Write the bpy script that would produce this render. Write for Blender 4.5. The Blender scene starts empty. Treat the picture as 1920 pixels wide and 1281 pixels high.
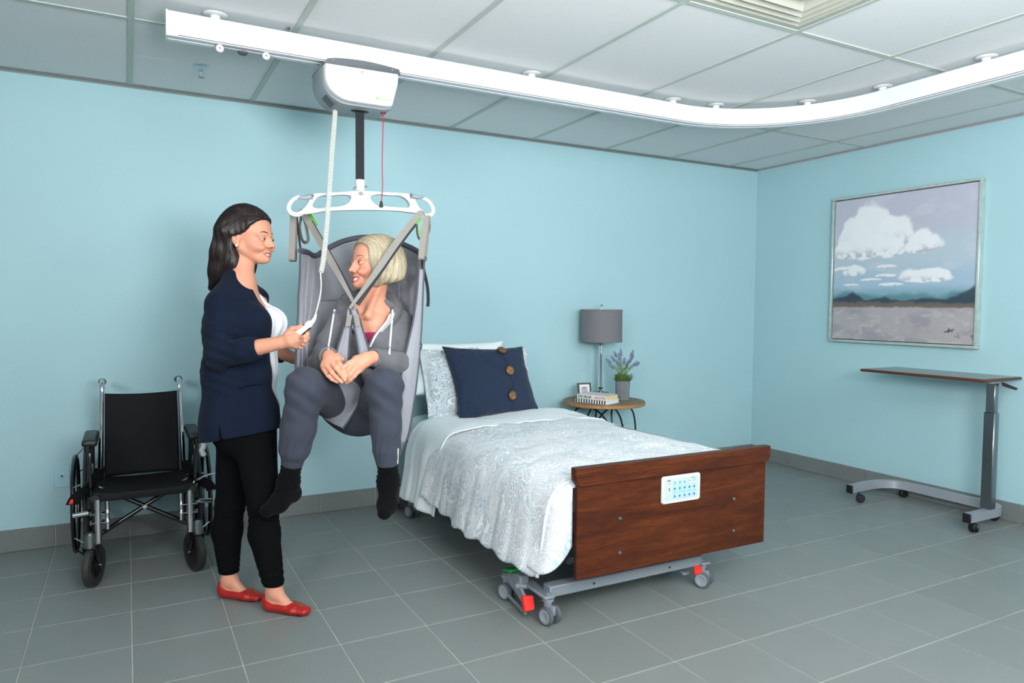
import bpy, bmesh, math, random
import numpy as np
from mathutils import Matrix, Vector
random.seed(7); np.random.seed(7)
C = bpy.context.scene.collection
SC = bpy.context.scene
PI = math.pi

# ---------------------------------------------------------------- camera
F_PX = 1342.3
CAM = np.array([-4.64, -4.334, 1.256])
YAW, PITCH, ROLL = 0.4939, -0.0485, 0.0079
RH = 2.404                                   # ceiling height
fw = np.array([math.sin(YAW)*math.cos(PITCH), math.cos(YAW)*math.cos(PITCH), math.sin(PITCH)])
rt = np.array([math.cos(YAW), -math.sin(YAW), 0.0]); up = np.cross(rt, fw)
RX = math.cos(ROLL)*rt + math.sin(ROLL)*up
UX = -math.sin(ROLL)*rt + math.cos(ROLL)*up
cam = bpy.data.cameras.new('camera'); cam.sensor_width = 36; cam.lens = F_PX*36/1920
cam.sensor_fit = 'HORIZONTAL'; cam.clip_start = 0.05
co = bpy.data.objects.new('camera', cam); C.objects.link(co)
co.matrix_world = Matrix([[RX[0], UX[0], -fw[0], CAM[0]], [RX[1], UX[1], -fw[1], CAM[1]], [RX[2], UX[2], -fw[2], CAM[2]], [0, 0, 0, 1]])
SC.camera = co

def at(u, v, d):                             # a point of the place from a photo pixel and its distance along the view axis
    return CAM + d*(fw + (u-960)/F_PX*RX - (v-640.5)/F_PX*UX)
def aty(u, v, y):
    r = fw + (u-960)/F_PX*RX - (v-640.5)/F_PX*UX
    return CAM + (y-CAM[1])/r[1]*r
def atx(u, v, x):
    r = fw + (u-960)/F_PX*RX - (v-640.5)/F_PX*UX
    return CAM + (x-CAM[0])/r[0]*r

# ---------------------------------------------------------------- light and exposure
w = bpy.data.worlds.new('studio'); SC.world = w; w.use_nodes = True
w.node_tree.nodes['Background'].inputs[0].default_value = (0.9, 0.95, 1.0, 1)
w.node_tree.nodes['Background'].inputs[1].default_value = 0.25
def area(name, loc, target, size, power, col=(1, 1, 1), sy=None):
    l = bpy.data.lights.new(name, 'AREA'); l.energy = power; l.size = size; l.color = col
    if sy: l.shape = 'RECTANGLE'; l.size_y = sy
    o = bpy.data.objects.new(name, l); C.objects.link(o); o.location = loc
    o.rotation_euler = (Vector(target)-Vector(loc)).to_track_quat('-Z', 'Y').to_euler()
    return o
area('key_softbox', (-1.7, -5.2, 2.2), (-2.6, -0.8, 1.5), 1.0, 56, (1.0, 0.99, 0.98))
area('left_softbox', (-6.3, -4.6, 2.1), (-0.5, -1.5, 1.4), 1.0, 112, (1.0, 1.0, 1.0))
area('bounce_light', (-3.85, -4.95, 1.65), (-3.5, -4.5, 2.4), 1.3, 340, (0.98, 0.99, 1.0))
SC.view_settings.view_transform = 'Standard'; SC.view_settings.look = 'None'
SC.view_settings.gamma = 1; SC.view_settings.use_curve_mapping = False
SC.view_settings.exposure = -0.46

# ---------------------------------------------------------------- object helpers
WM = {}
def link(o, parent, M):
    C.objects.link(o)
    if parent is not None: o.parent = parent
    WM[o.name] = (WM[parent.name] if parent is not None else Matrix.Identity(4)) @ M
    o.matrix_basis = M
def tag(o, label=None, cat=None, group=None, kind=None):
    if label: o['label'] = label
    if cat: o['category'] = cat
    if group: o['group'] = group
    if kind: o['kind'] = kind
    return o
def thing(name, label, cat, loc=(0, 0, 0), rz=0, group=None, kind=None):
    o = bpy.data.objects.new(name, None); o.empty_display_size = .05
    link(o, None, Matrix.Translation(loc) @ Matrix.Rotation(rz, 4, 'Z'))
    return tag(o, label, cat, group, kind)
def obj(name, V, Fs, mat, parent=None, local=False, smooth=40, label=None, cols=None):
    """one mesh object; V in world coordinates unless local"""
    me = bpy.data.meshes.new(name)
    V = np.asarray(V, float)
    M = Matrix.Identity(4)
    if parent is not None and not local:
        I = np.array(WM[parent.name].inverted()); V = V @ I[:3, :3].T + I[:3, 3]
    if parent is None and not local:
        c = (V.min(0)+V.max(0))/2; c[2] = V[:, 2].min(); V = V-c; M = Matrix.Translation(c)
    if isinstance(Fs, np.ndarray):
        n = len(Fs); k = Fs.shape[1]
        me.vertices.add(len(V)); me.vertices.foreach_set('co', V.astype(np.float32).ravel())
        me.loops.add(n*k); me.loops.foreach_set('vertex_index', Fs.astype(np.int32).ravel())
        me.polygons.add(n); me.polygons.foreach_set('loop_start', np.arange(0, n*k, k, dtype=np.int32))
        me.update(calc_edges=True)
    else:
        me.from_pydata(V.tolist(), [], Fs)
    mats = mat if isinstance(mat, (list, tuple)) else [mat]
    for m in mats: me.materials.append(m)
    if smooth:
        me.shade_smooth()
        if smooth < 180: me.set_sharp_from_angle(angle=math.radians(smooth))
    if cols is not None:
        a = me.color_attributes.new('Col', 'FLOAT_COLOR', 'POINT')
        c4 = np.ones((len(V), 4), np.float32); c4[:, :3] = cols; a.data.foreach_set('color', c4.ravel())
    o = bpy.data.objects.new(name, me); link(o, parent, M)
    if label: o['label'] = label
    return o
def dup(o, parent=None, M=None):
    c = o.copy(); C.objects.link(c)
    c.parent = parent
    if M is not None: c.matrix_basis = M
    WM[c.name] = (WM[parent.name] if parent is not None else Matrix.Identity(4)) @ c.matrix_basis
    for ch in [x for x in C.objects if x.parent == o and x != c]: dup(ch, c)
    return c

def nrm(a):
    a = np.asarray(a, float); n = np.linalg.norm(a); return a/n if n > 0 else a
def frame(d):
    d = nrm(d); a = np.array([0, 0, 1.]) if abs(d[2]) < .9 else np.array([1., 0, 0])
    x = nrm(np.cross(a, d)); y = np.cross(d, x); return x, y, d
class MB:
    def __init__(s): s.V = []; s.F = []; s.mi = []; s.m = 0
    def add(s, V, F):
        b = len(s.V); s.V += [tuple(map(float, v)) for v in V]; s.F += [tuple(b+i for i in f) for f in F]; s.mi += [s.m]*len(F); return s
    def box(s, c, size, bev=0, R=None, seg=1):
        bm = bmesh.new(); bmesh.ops.create_cube(bm, size=1)
        bmesh.ops.scale(bm, vec=size, verts=bm.verts)
        if bev: bmesh.ops.bevel(bm, geom=bm.edges[:], offset=bev, segments=seg, profile=.5, affect='EDGES')
        V = np.array([v.co for v in bm.verts]); F = [[v.index for v in f.verts] for f in bm.faces]; bm.free()
        if R is not None: V = V @ np.asarray(R).T
        return s.add(V+np.asarray(c, float), F)
    def cyl(s, a, b, r, r2=None, n=16, caps=True):
        a = np.asarray(a, float); b = np.asarray(b, float); x, y, d = frame(b-a); r2 = r if r2 is None else r2
        t = np.arange(n)/n*2*PI; V = []
        for p, q in ((a, r), (b, r2)): V += [p+q*(math.cos(k)*x+math.sin(k)*y) for k in t]
        F = [(i, (i+1) % n, n+(i+1) % n, n+i) for i in range(n)]
        if caps: F += [tuple(range(n))[::-1], tuple(range(n, 2*n))]
        return s.add(V, F)
    def tube(s, P, r, n=10, closed=False, flat=None):
        """round tube along P, or a strap: flat=(half width, half thickness, width direction(s))"""
        P = np.asarray(P, float); m = len(P)
        T = np.array([nrm((P[(i+1) % m] if closed or i < m-1 else P[i])-(P[i-1] if closed or i > 0 else P[i])) for i in range(m)])
        rr = np.broadcast_to(np.asarray(r, float), (m,)) if flat is None else None
        V = []; x = None
        if flat is not None: n = 4
        for i in range(m):
            if flat is None:
                if x is None: x = frame(T[i])[0]
                x = nrm(x-T[i]*np.dot(x, T[i])); y = np.cross(T[i], x)
                V += [P[i]+rr[i]*(math.cos(k)*x+math.sin(k)*y) for k in np.arange(n)/n*2*PI]
            else:
                hw, ht, wd = flat; wdi = np.asarray(wd, float); wdi = wdi[i] if wdi.ndim == 2 else wdi
                hwi = hw[i] if hasattr(hw, '__len__') else hw
                x = nrm(wdi-T[i]*np.dot(wdi, T[i])); y = np.cross(T[i], x)
                V += [P[i]+x*hwi+y*ht, P[i]-x*hwi+y*ht, P[i]-x*hwi-y*ht, P[i]+x*hwi-y*ht]
        F = []
        for i in range(m if closed else m-1):
            a, b = i*n, ((i+1) % m)*n
            F += [(a+k, a+(k+1) % n, b+(k+1) % n, b+k) for k in range(n)]
        if not closed: F += [tuple(range(n))[::-1], tuple((m-1)*n+k for k in range(n))]
        return s.add(V, F)
    def lathe(s, prof, c=(0, 0, 0), axis=(0, 0, 1), n=24, sx=1, sy=1):
        x, y, d = frame(axis); c = np.asarray(c, float)
        if abs(d[2]) > .99: x, y = np.array([1., 0, 0]), np.array([0, 1., 0])
        V = []
        for r, z in prof: V += [c+z*d+r*(sx*math.cos(k)*x+sy*math.sin(k)*y) for k in np.arange(n)/n*2*PI]
        m = len(prof)
        F = [(i*n+k, i*n+(k+1) % n, (i+1)*n+(k+1) % n, (i+1)*n+k) for i in range(m-1) for k in range(n)]
        if prof[0][0] > 1e-6: F.append(tuple(range(n))[::-1])
        if prof[-1][0] > 1e-6: F.append(tuple((m-1)*n+k for k in range(n)))
        return s.add(V, F)
    def prism(s, poly, t0, t1, O=(0, 0, 0), ex=(1, 0, 0), ey=(0, 1, 0), ez=(0, 0, 1), bev=0):
        O, ex, ey, ez = (np.asarray(a, float) for a in (O, ex, ey, ez)); n = len(poly)
        c = np.mean(poly, 0)
        def ring(t, k): return [O+ex*(c[0]+(p[0]-c[0])*k)+ey*(c[1]+(p[1]-c[1])*k)+ez*t for p in poly]
        sz = np.abs(np.asarray(poly)-c).max()
        if bev:
            k = 1-bev/sz; sg = 1 if t1 > t0 else -1
            rings = [ring(t0, k), ring(t0+sg*bev, 1), ring(t1-sg*bev, 1), ring(t1, k)]
        else: rings = [ring(t0, 1), ring(t1, 1)]
        V = sum(rings, []); F = []
        for j in range(len(rings)-1): F += [(j*n+i, j*n+(i+1) % n, (j+1)*n+(i+1) % n, (j+1)*n+i) for i in range(n)]
        F += [tuple(range(n))[::-1], tuple((len(rings)-1)*n+i for i in range(n))]
        return s.add(V, F)
    def sphere(s, c, r, n=16, m=10, R=None):
        r = np.broadcast_to(np.asarray(r, float), (3,)); V = [(0, 0, 1)]
        for i in range(1, m):
            a = PI*i/m; V += [(math.sin(a)*math.cos(k), math.sin(a)*math.sin(k), math.cos(a)) for k in np.arange(n)/n*2*PI]
        V.append((0, 0, -1)); V = np.array(V)*r
        if R is not None: V = V @ np.asarray(R).T
        F = [(0, 1+(k+1) % n, 1+k)[::-1] for k in range(n)]
        for i in range(m-2):
            a, b = 1+i*n, 1+(i+1)*n; F += [(a+k, b+k, b+(k+1) % n, a+(k+1) % n) for k in range(n)]
        e = len(V)-1; a = 1+(m-2)*n; F += [(a+k, e, a+(k+1) % n) for k in range(n)]
        return s.add(V+np.asarray(c, float), F)
    def grid(s, P, th=0, closed_u=False):
        """sheet from P[nu,nv,3] with thickness th along the normals"""
        P = np.asarray(P, float); a, b = P.shape[:2]
        idx = np.arange(a*b).reshape(a, b); F = []
        for i in range(a-1):
            for j in range(b-1): F.append((idx[i, j], idx[i+1, j], idx[i+1, j+1], idx[i, j+1]))
        if not th: return s.add(P.reshape(-1, 3), F)
        N = np.cross(np.gradient(P, axis=0), np.gradient(P, axis=1)); N /= np.linalg.norm(N, axis=2, keepdims=True)+1e-9
        Q = P-N*th; o = a*b; G = [tuple(o+k for k in f[::-1]) for f in F]
        rim = list(idx[:, 0])+list(idx[-1, 1:])+list(idx[-2::-1, -1])+list(idx[0, -2:0:-1])
        S = [(rim[i], o+rim[i], o+rim[(i+1) % len(rim)], rim[(i+1) % len(rim)]) for i in range(len(rim))]
        return s.add(np.concatenate([P.reshape(-1, 3), Q.reshape(-1, 3)]), F+G+S)
    def build(s, name, mat, parent=None, local=False, smooth=40, label=None):
        o = obj(name, np.array(s.V), s.F, mat, parent, local, smooth, label)
        if len(set(s.mi)) > 1: o.data.polygons.foreach_set('material_index', s.mi)
        bm = bmesh.new(); bm.from_mesh(o.data); bmesh.ops.recalc_face_normals(bm, faces=bm.faces); bm.to_mesh(o.data); bm.free()
        if smooth and smooth < 180: o.data.set_sharp_from_angle(angle=math.radians(smooth))
        return o

def cr(P, n):                                  # Catmull-Rom resample along axis 0
    P = np.asarray(P, float); m = len(P)
    E = np.concatenate([[2*P[0]-P[1]], P, [2*P[-1]-P[-2]]]); out = []
    for t in np.linspace(0, m-1, n):
        i = min(int(t), m-2); f = t-i; a, b, c, d = E[i], E[i+1], E[i+2], E[i+3]
        out.append(.5*((2*b)+(c-a)*f+(2*a-5*b+4*c-d)*f*f+(3*b-a-3*c+d)*f**3))
    return np.array(out)
def cr2(G, nu, nv):
    G = np.asarray(G, float); A = cr(G, nu); return cr(A.transpose(1, 0, 2), nv).transpose(1, 0, 2)
def spl(P, n): return cr(np.asarray(P, float), n)

def vnoise(x, y, seed=0):
    def h(i, j):
        k = (i*374761393+j*668265263+seed*982451653) & 0xffffffff
        k = ((k ^ (k >> 13))*1274126177) & 0xffffffff
        return ((k ^ (k >> 16)) & 0xffff)/65535.
    x = np.asarray(x, float); y = np.asarray(y, float)
    i = np.floor(x).astype(np.int64); j = np.floor(y).astype(np.int64); fx = x-i; fy = y-j
    fx = fx*fx*(3-2*fx); fy = fy*fy*(3-2*fy)
    return (h(i, j)*(1-fx)+h(i+1, j)*fx)*(1-fy)+(h(i, j+1)*(1-fx)+h(i+1, j+1)*fx)*fy
def fbm(x, y, seed=0, o=4):
    s = 0; a = .5; t = 0
    for k in range(o): s = s+a*vnoise(x*2**k, y*2**k, seed+k); t += a; a *= .5
    return s/t

def text(name, body, size, O, ex, ey, mat, parent, ext=.0004, align='LEFT', bold=0):
    c = bpy.data.curves.new(name, 'FONT'); c.body = body; c.size = size; c.extrude = ext; c.align_x = align; c.offset = bold
    c.resolution_u = 3
    t = bpy.data.objects.new(name, c); C.objects.link(t)
    me = bpy.data.meshes.new_from_object(t); C.objects.unlink(t); bpy.data.objects.remove(t)
    V = np.array([v.co for v in me.vertices]); F = [list(p.vertices) for p in me.polygons]
    ex = nrm(ex); ey = nrm(ey); ez = np.cross(ex, ey)
    W = np.asarray(O)+V[:, :1]*ex+V[:, 1:2]*ey+V[:, 2:]*ez
    return obj(name, W, F, mat, parent, smooth=0)

# ---------------------------------------------------------------- materials
def lin(c):
    if isinstance(c, str): c = [int(c[i:i+2], 16)/255 for i in (0, 2, 4)]
    return tuple(((v/12.92) if v <= .04045 else ((v+.055)/1.055)**2.4) for v in c)+(1,)
def mat(name, col, rough=.5, metal=0, spec=.5, bump=None, var=None, sheen=0, trans=0, coat=0, vcol=False, sss=0, ior=1.45, emit=None, obj_rand=0):
    """bump=(scale, distance[, stretch xyz]) ; var=(scale, amount[, stretch])"""
    m = bpy.data.materials.new(name); m.use_nodes = True; nt = m.node_tree; N = nt.nodes; L = nt.links
    b = N['Principled BSDF']; I = b.inputs
    I['Base Color'].default_value = lin(col); I['Roughness'].default_value = rough; I['Metallic'].default_value = metal
    I['Specular IOR Level'].default_value = spec; I['IOR'].default_value = ior
    if sheen: I['Sheen Weight'].default_value = sheen; I['Sheen Roughness'].default_value = .5
    if trans: I['Transmission Weight'].default_value = trans
    if coat: I['Coat Weight'].default_value = coat; I['Coat Roughness'].default_value = .15
    if sss:
        I['Subsurface Weight'].default_value = sss; I['Subsurface Radius'].default_value = (.012, .005, .003); I['Subsurface Scale'].default_value = .6
    if emit: I['Emission Color'].default_value = lin(emit[0]); I['Emission Strength'].default_value = emit[1]
    src = None
    if vcol:
        a = N.new('ShaderNodeVertexColor'); a.layer_name = 'Col'; src = a.outputs[0]
    tc = N.new('ShaderNodeTexCoord')
    def noise(spec_):
        sc = spec_[0]; st = spec_[2] if len(spec_) > 2 else (1, 1, 1)
        mp = N.new('ShaderNodeMapping'); mp.inputs['Scale'].default_value = st; L.new(tc.outputs['Object'], mp.inputs[0])
        t = N.new('ShaderNodeTexNoise'); t.inputs['Scale'].default_value = sc; t.inputs['Detail'].default_value = 4; L.new(mp.outputs[0], t.inputs[0]); return t
    if var or obj_rand:
        h = N.new('ShaderNodeHueSaturation')
        if src: L.new(src, h.inputs['Color'])
        else: h.inputs['Color'].default_value = lin(col)
        if var:
            t = noise(var); r = N.new('ShaderNodeMapRange'); r.inputs['From Min'].default_value = .25; r.inputs['From Max'].default_value = .75
            r.inputs['To Min'].default_value = 1-var[1]; r.inputs['To Max'].default_value = 1+var[1]; L.new(t.outputs[0], r.inputs[0]); v = r.outputs[0]
        if obj_rand:
            oi = N.new('ShaderNodeObjectInfo'); r2 = N.new('ShaderNodeMapRange'); r2.inputs['To Min'].default_value = 1-obj_rand; r2.inputs['To Max'].default_value = 1+obj_rand
            L.new(oi.outputs['Random'], r2.inputs[0])
            if var:
                mm = N.new('ShaderNodeMath'); mm.operation = 'MULTIPLY'; L.new(v, mm.inputs[0]); L.new(r2.outputs[0], mm.inputs[1]); v = mm.outputs[0]
            else: v = r2.outputs[0]
        L.new(v, h.inputs['Value']); src = h.outputs[0]
    if src: L.new(src, I['Base Color'])
    if bump:
        t = noise(bump); bp = N.new('ShaderNodeBump'); bp.inputs['Distance'].default_value = bump[1]; bp.inputs['Strength'].default_value = 1
        L.new(t.outputs[0], bp.inputs['Height']); L.new(bp.outputs[0], I['Normal'])
    return m
def nodes_of(m): return m.node_tree.nodes, m.node_tree.links, m.node_tree.nodes['Principled BSDF'].inputs
def ramp(N, stops, interp='LINEAR'):
    r = N.new('ShaderNodeValToRGB'); r.color_ramp.interpolation = interp; e = r.color_ramp.elements
    while len(e) < len(stops): e.new(.5)
    for k, (p, c) in enumerate(stops): e[k].position = p; e[k].color = lin(c)
    return r
def wood(name, dark, mid, light, scale=1, axis=0, rough=.35, coat=.2):
    m = mat(name, mid, rough, coat=coat, spec=.28); N, L, I = nodes_of(m)
    tc = N.new('ShaderNodeTexCoord'); mp = N.new('ShaderNodeMapping'); st = [9, 9, 9]; st[axis] = .9
    mp.inputs['Scale'].default_value = [v*scale for v in st]; L.new(tc.outputs['Object'], mp.inputs[0])
    a = N.new('ShaderNodeTexNoise'); a.inputs['Scale'].default_value = 1.2; a.inputs['Detail'].default_value = 5; a.inputs['Distortion'].default_value = 1.5
    L.new(mp.outputs[0], a.inputs[0])
    f = N.new('ShaderNodeTexNoise'); f.inputs['Scale'].default_value = 14; f.inputs['Detail'].default_value = 3; L.new(mp.outputs[0], f.inputs[0])
    mx = N.new('ShaderNodeMix'); mx.data_type = 'FLOAT'; mx.inputs[0].default_value = .35; L.new(a.outputs[0], mx.inputs[2]); L.new(f.outputs[0], mx.inputs[3])
    r = ramp(N, [(.3, dark), (.5, mid), (.7, light)]); L.new(mx.outputs[0], r.inputs[0]); L.new(r.outputs[0], I['Base Color'])
    return m

M = {}
M['wall'] = mat('wall_paint', 'a3c7ce', .55, spec=.3, bump=(90, .0006), var=(1.2, .012))
M['ceil'] = mat('acoustic_tile', 'dfe2e3', .95, spec=.1)
def ceil_nodes(m):
    N, L, I = nodes_of(m); tc = N.new('ShaderNodeTexCoord')
    v = N.new('ShaderNodeTexVoronoi'); v.inputs['Scale'].default_value = 95; L.new(tc.outputs['Object'], v.inputs[0])
    n = N.new('ShaderNodeTexNoise'); n.inputs['Scale'].default_value = 30; L.new(tc.outputs['Object'], n.inputs[0])
    g = N.new('ShaderNodeMath'); g.operation = 'GREATER_THAN'; g.inputs[1].default_value = .56; L.new(n.outputs[0], g.inputs[0])
    r = ramp(N, [(.0, 'a4a9a9'), (.13, 'b9bebf'), (.19, 'dfe2e3')]); L.new(v.outputs['Distance'], r.inputs[0])
    mx = N.new('ShaderNodeMix'); mx.data_type = 'RGBA'; mx.inputs[6].default_value = lin('dfe2e3'); L.new(g.outputs[0], mx.inputs[0]); L.new(r.outputs[0], mx.inputs[7])
    L.new(mx.outputs[2], I['Base Color'])
ceil_nodes(M['ceil'])
M['tee'] = mat('grid_metal', 'b4bfb8', .5, spec=.3)
M['angle'] = mat('wall_angle', '7b8583', .5); M['angle_pink'] = mat('wall_angle_pale', 'a89fa0', .5)
def tile_mat(name, col):
    m = mat(name, col, .42, spec=.45); N, L, I = nodes_of(m); tc = N.new('ShaderNodeTexCoord')
    n = N.new('ShaderNodeTexNoise'); n.inputs['Scale'].default_value = 260; n.inputs['Detail'].default_value = 2; L.new(tc.outputs['Object'], n.inputs[0])
    n2 = N.new('ShaderNodeTexNoise'); n2.inputs['Scale'].default_value = 6; L.new(tc.outputs['Object'], n2.inputs[0])
    oi = N.new('ShaderNodeObjectInfo')
    r = N.new('ShaderNodeMapRange'); r.inputs['From Min'].default_value = .3; r.inputs['From Max'].default_value = .7; r.inputs['To Min'].default_value = .86; r.inputs['To Max'].default_value = 1.12; L.new(n.outputs[0], r.inputs[0])
    r2 = N.new('ShaderNodeMapRange'); r2.inputs['To Min'].default_value = .965; r2.inputs['To Max'].default_value = 1.035; L.new(oi.outputs['Random'], r2.inputs[0])
    r3 = N.new('ShaderNodeMapRange'); r3.inputs['To Min'].default_value = .95; r3.inputs['To Max'].default_value = 1.05; L.new(n2.outputs[0], r3.inputs[0])
    a = N.new('ShaderNodeMath'); a.operation = 'MULTIPLY'; b = N.new('ShaderNodeMath'); b.operation = 'MULTIPLY'
    L.new(r.outputs[0], a.inputs[0]); L.new(r2.outputs[0], a.inputs[1]); L.new(a.outputs[0], b.inputs[0]); L.new(r3.outputs[0], b.inputs[1])
    h = N.new('ShaderNodeHueSaturation'); h.inputs['Color'].default_value = lin(col); L.new(b.outputs[0], h.inputs['Value']); L.new(h.outputs[0], I['Base Color'])
    return m
M['tile'] = tile_mat('porcelain_tile', '7d8280'); M['skirt'] = tile_mat('porcelain_skirting', '737978')
M['grout'] = mat('grout', 'a9aba6', .9, spec=.1, var=(8, .12))
M['plain'] = mat('plain_wall', 'b9bcbc', .8)
M['white_alu'] = mat('white_powder_coat', 'd9dce0', .35, spec=.5)
M['white_pl'] = mat('white_plastic', 'd6d8da', .4)
M['grey_pl'] = mat('grey_plastic', '8a9298', .45)
M['dgrey_pl'] = mat('dark_grey_plastic', '53595e', .45)
M['black_pl'] = mat('black_plastic', '17181a', .4)
M['rubber'] = mat('black_rubber', '1c1d1e', .65)
M['chrome'] = mat('chrome', 'd8dadc', .12, metal=1)
M['steel'] = mat('brushed_steel', '8f9396', .32, metal=1)
M['silver'] = mat('silver_paint', 'a3a9b1', .4, metal=.35)
M['bedgrey'] = mat('grey_bed_enamel', '7a828a', .4, spec=.5)
M['black_metal'] = mat('black_metal', '121315', .35, spec=.5)
M['black_vinyl'] = mat('black_vinyl', '0e1013', .7, bump=(70, .0006), spec=.25)
M['red_pl'] = mat('red_plastic', 'd8281f', .4); M['green_pl'] = mat('green_plastic', '0f7a35', .4)
# ================================================================ the room
X0, Y0 = -7.6, -6.6                          # room runs from here to the corner at x=0, y=0
def slab(name, a, b, m, kind='structure'):
    a = np.array(a, float); b = np.array(b, float)
    o = MB().box((a+b)/2, b-a).build(name, m, smooth=0); tag(o, kind=kind); return o
floor = slab('floor', (X0, Y0, -.1), (0, 0, -.002), M['grout'])
slab('wall_back', (X0-.1, 0, -.1), (.1, .1, RH+.25), M['wall'])
slab('wall_right', (0, Y0-.1, -.1), (.1, 0, RH+.25), M['wall'])
slab('wall_left', (X0-.1, Y0-.1, -.1), (X0, 0, RH+.25), M['plain'])
slab('wall_front', (X0, Y0-.1, -.1), (0, Y0, RH+.25), M['plain'])
ceiling = slab('ceiling', (X0, Y0, RH+.1), (0, 0, RH+.2), M['plain'])

# floor tiles: one object each where the photo shows them
SX, TX0, SY, TY0 = .3406, -5.323, .3363, -.4044
xs = [TX0+SX*i for i in range(-6, 16)]; xs = [x for x in xs if x > X0+.05]; xs = [X0]+xs+[-.012]
ys = [-.012]+[TY0-SY*i for i in range(0, 19)]; ys = [y for y in ys if y > Y0+.05]+[Y0]
def in_view(p, pad=60):
    q = np.asarray(p, float)-CAM; z = q @ fw
    if z < .3: return False
    u = 960+F_PX*(q @ RX)/z; v = 640.5-F_PX*(q @ UX)/z
    return -pad < u < 1920+pad and -pad < v < 1281+pad
tile_cache = {}
rest = MB(); n_t = 0
for i in range(len(xs)-1):
    for j in range(len(ys)-1):
        x0, x1, y1, y0 = xs[i], xs[i+1], ys[j], ys[j+1]; g = .0022
        sx, sy = x1-x0-2*g, y1-y0-2*g; c = ((x0+x1)/2, (y0+y1)/2, -.004)
        if any(in_view((x, y, 0), 15) for x in (x0, x1, c[0]) for y in (y0, y1, c[1])) and n_t < 298:
            key = (round(sx, 4), round(sy, 4))
            if key not in tile_cache:
                o = MB().box((0, 0, 0), (sx, sy, .008), .0012).build('floor_tile', M['tile'], floor, local=True, smooth=0); tile_cache[key] = o
            else:
                o = tile_cache[key].copy(); C.objects.link(o); o.parent = floor
            fl = np.array(WM['floor'].translation); o.matrix_basis = Matrix.Translation(np.array(c)-fl); n_t += 1
        else: rest.box(c, (sx, sy, .008))
o = rest.build('floor_tiles_beyond_view', M['tile'], floor, smooth=0); o['kind'] = 'stuff'

# skirting tiles
def skirting(name, alongx, cuts):
    base = MB()
    a, b = min(cuts), max(cuts)
    if alongx: base.box(((a+b)/2, -.004, .055), (b-a, .006, .11))
    else: base.box((-.004, (a+b)/2, .055), (.006, b-a, .11))
    s = base.build(name, M['grout'], smooth=0); tag(s, kind='structure')
    off = np.array(WM[s.name].translation); cache = {}
    for p, q in zip(cuts[:-1], cuts[1:]):
        L_ = abs(q-p)-.004; k = round(L_, 3)
        c = np.array(((p+q)/2, -.007, .056) if alongx else (-.007, (p+q)/2, .056))
        if k not in cache:
            cache[k] = o = MB().box((0, 0, 0), (L_, .011, .111) if alongx else (.011, L_, .111), .0012).build('skirting_tile', M['skirt'], s, local=True, smooth=0)
        else: o = cache[k].copy(); C.objects.link(o); o.parent = s
        o.matrix_basis = Matrix.Translation(c-off)
skirting('baseboard_back', True, xs[:-1]+[0-.0])
skirting('baseboard_right', False, [-.014]+ys[1:])

# suspended ceiling: tee bars and lay-in tiles
ga, gb = -5.215, -.9997
A = [ga+.6096*i for i in range(-3, 9)]; A = [X0]+[a for a in A if a > X0+.05]+[0]
B = [0]+[gb-1.2192*k for k in range(0, 5)]; B = [b for b in B if b > Y0]+[Y0]
coff = np.array(WM['ceiling'].translation)
bar = MB()
for a in A[1:-1]:
    o = MB().box((a, Y0/2, RH+.002), (.024, -Y0, .004)).box((a, Y0/2, RH+.03), (.002, -Y0, .05)).build('tee_bar', M['tee'], ceiling, smooth=0)
for b in B[1:-1]:
    for a0, a1 in zip(A[:-1], A[1:]):
        MB().box(((a0+a1)/2, b, RH+.0025), (a1-a0-.024, .024, .004)).build('cross_tee', M['tee'], ceiling, smooth=0)
def ctile(x0, x1, y0, y1):
    MB().box(((x0+x1)/2, (y0+y1)/2, RH+.013), (x1-x0-.004, y1-y0-.004, .016), .001).build('ceiling_tile', M['ceil'], ceiling, smooth=0)
for x0, x1 in zip(A[:-1], A[1:]):
    for y1, y0 in zip(B[:-1], B[1:]):
        if abs(x0-(ga+.6096*4)) < .01 and abs(y1-(gb-1.2192)) < .01:
            ctile(x0, x1, y0, y1-.6096); MB().box(((x0+x1)/2, y1-.6096, RH+.0025), (x1-x0-.024, .024, .004)).build('cross_tee', M['tee'], ceiling, smooth=0)
        elif abs(x0-(ga+.6096)) < .01 and y1 == 0:
            ctile(x0, x1, -.52, 0); ctile(x0, x1, y0, -.52)
        else: ctile(x0, x1, y0, y1)
o = MB().box((X0/2, -.009, RH-.001), (-X0, .018, .003)).box((X0/2, -.0015, RH-.006), (-X0, .003, .012)).build('trim_1', M['angle'], smooth=0); tag(o, kind='structure')
o = MB().box((-.007, Y0/2-.012, RH-.001), (.014, -Y0-.024, .003)).box((-.0015, Y0/2-.012, RH-.004), (.003, -Y0-.024, .008)).build('trim_2', M['angle_pink'], smooth=0); tag(o, kind='structure')

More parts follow.
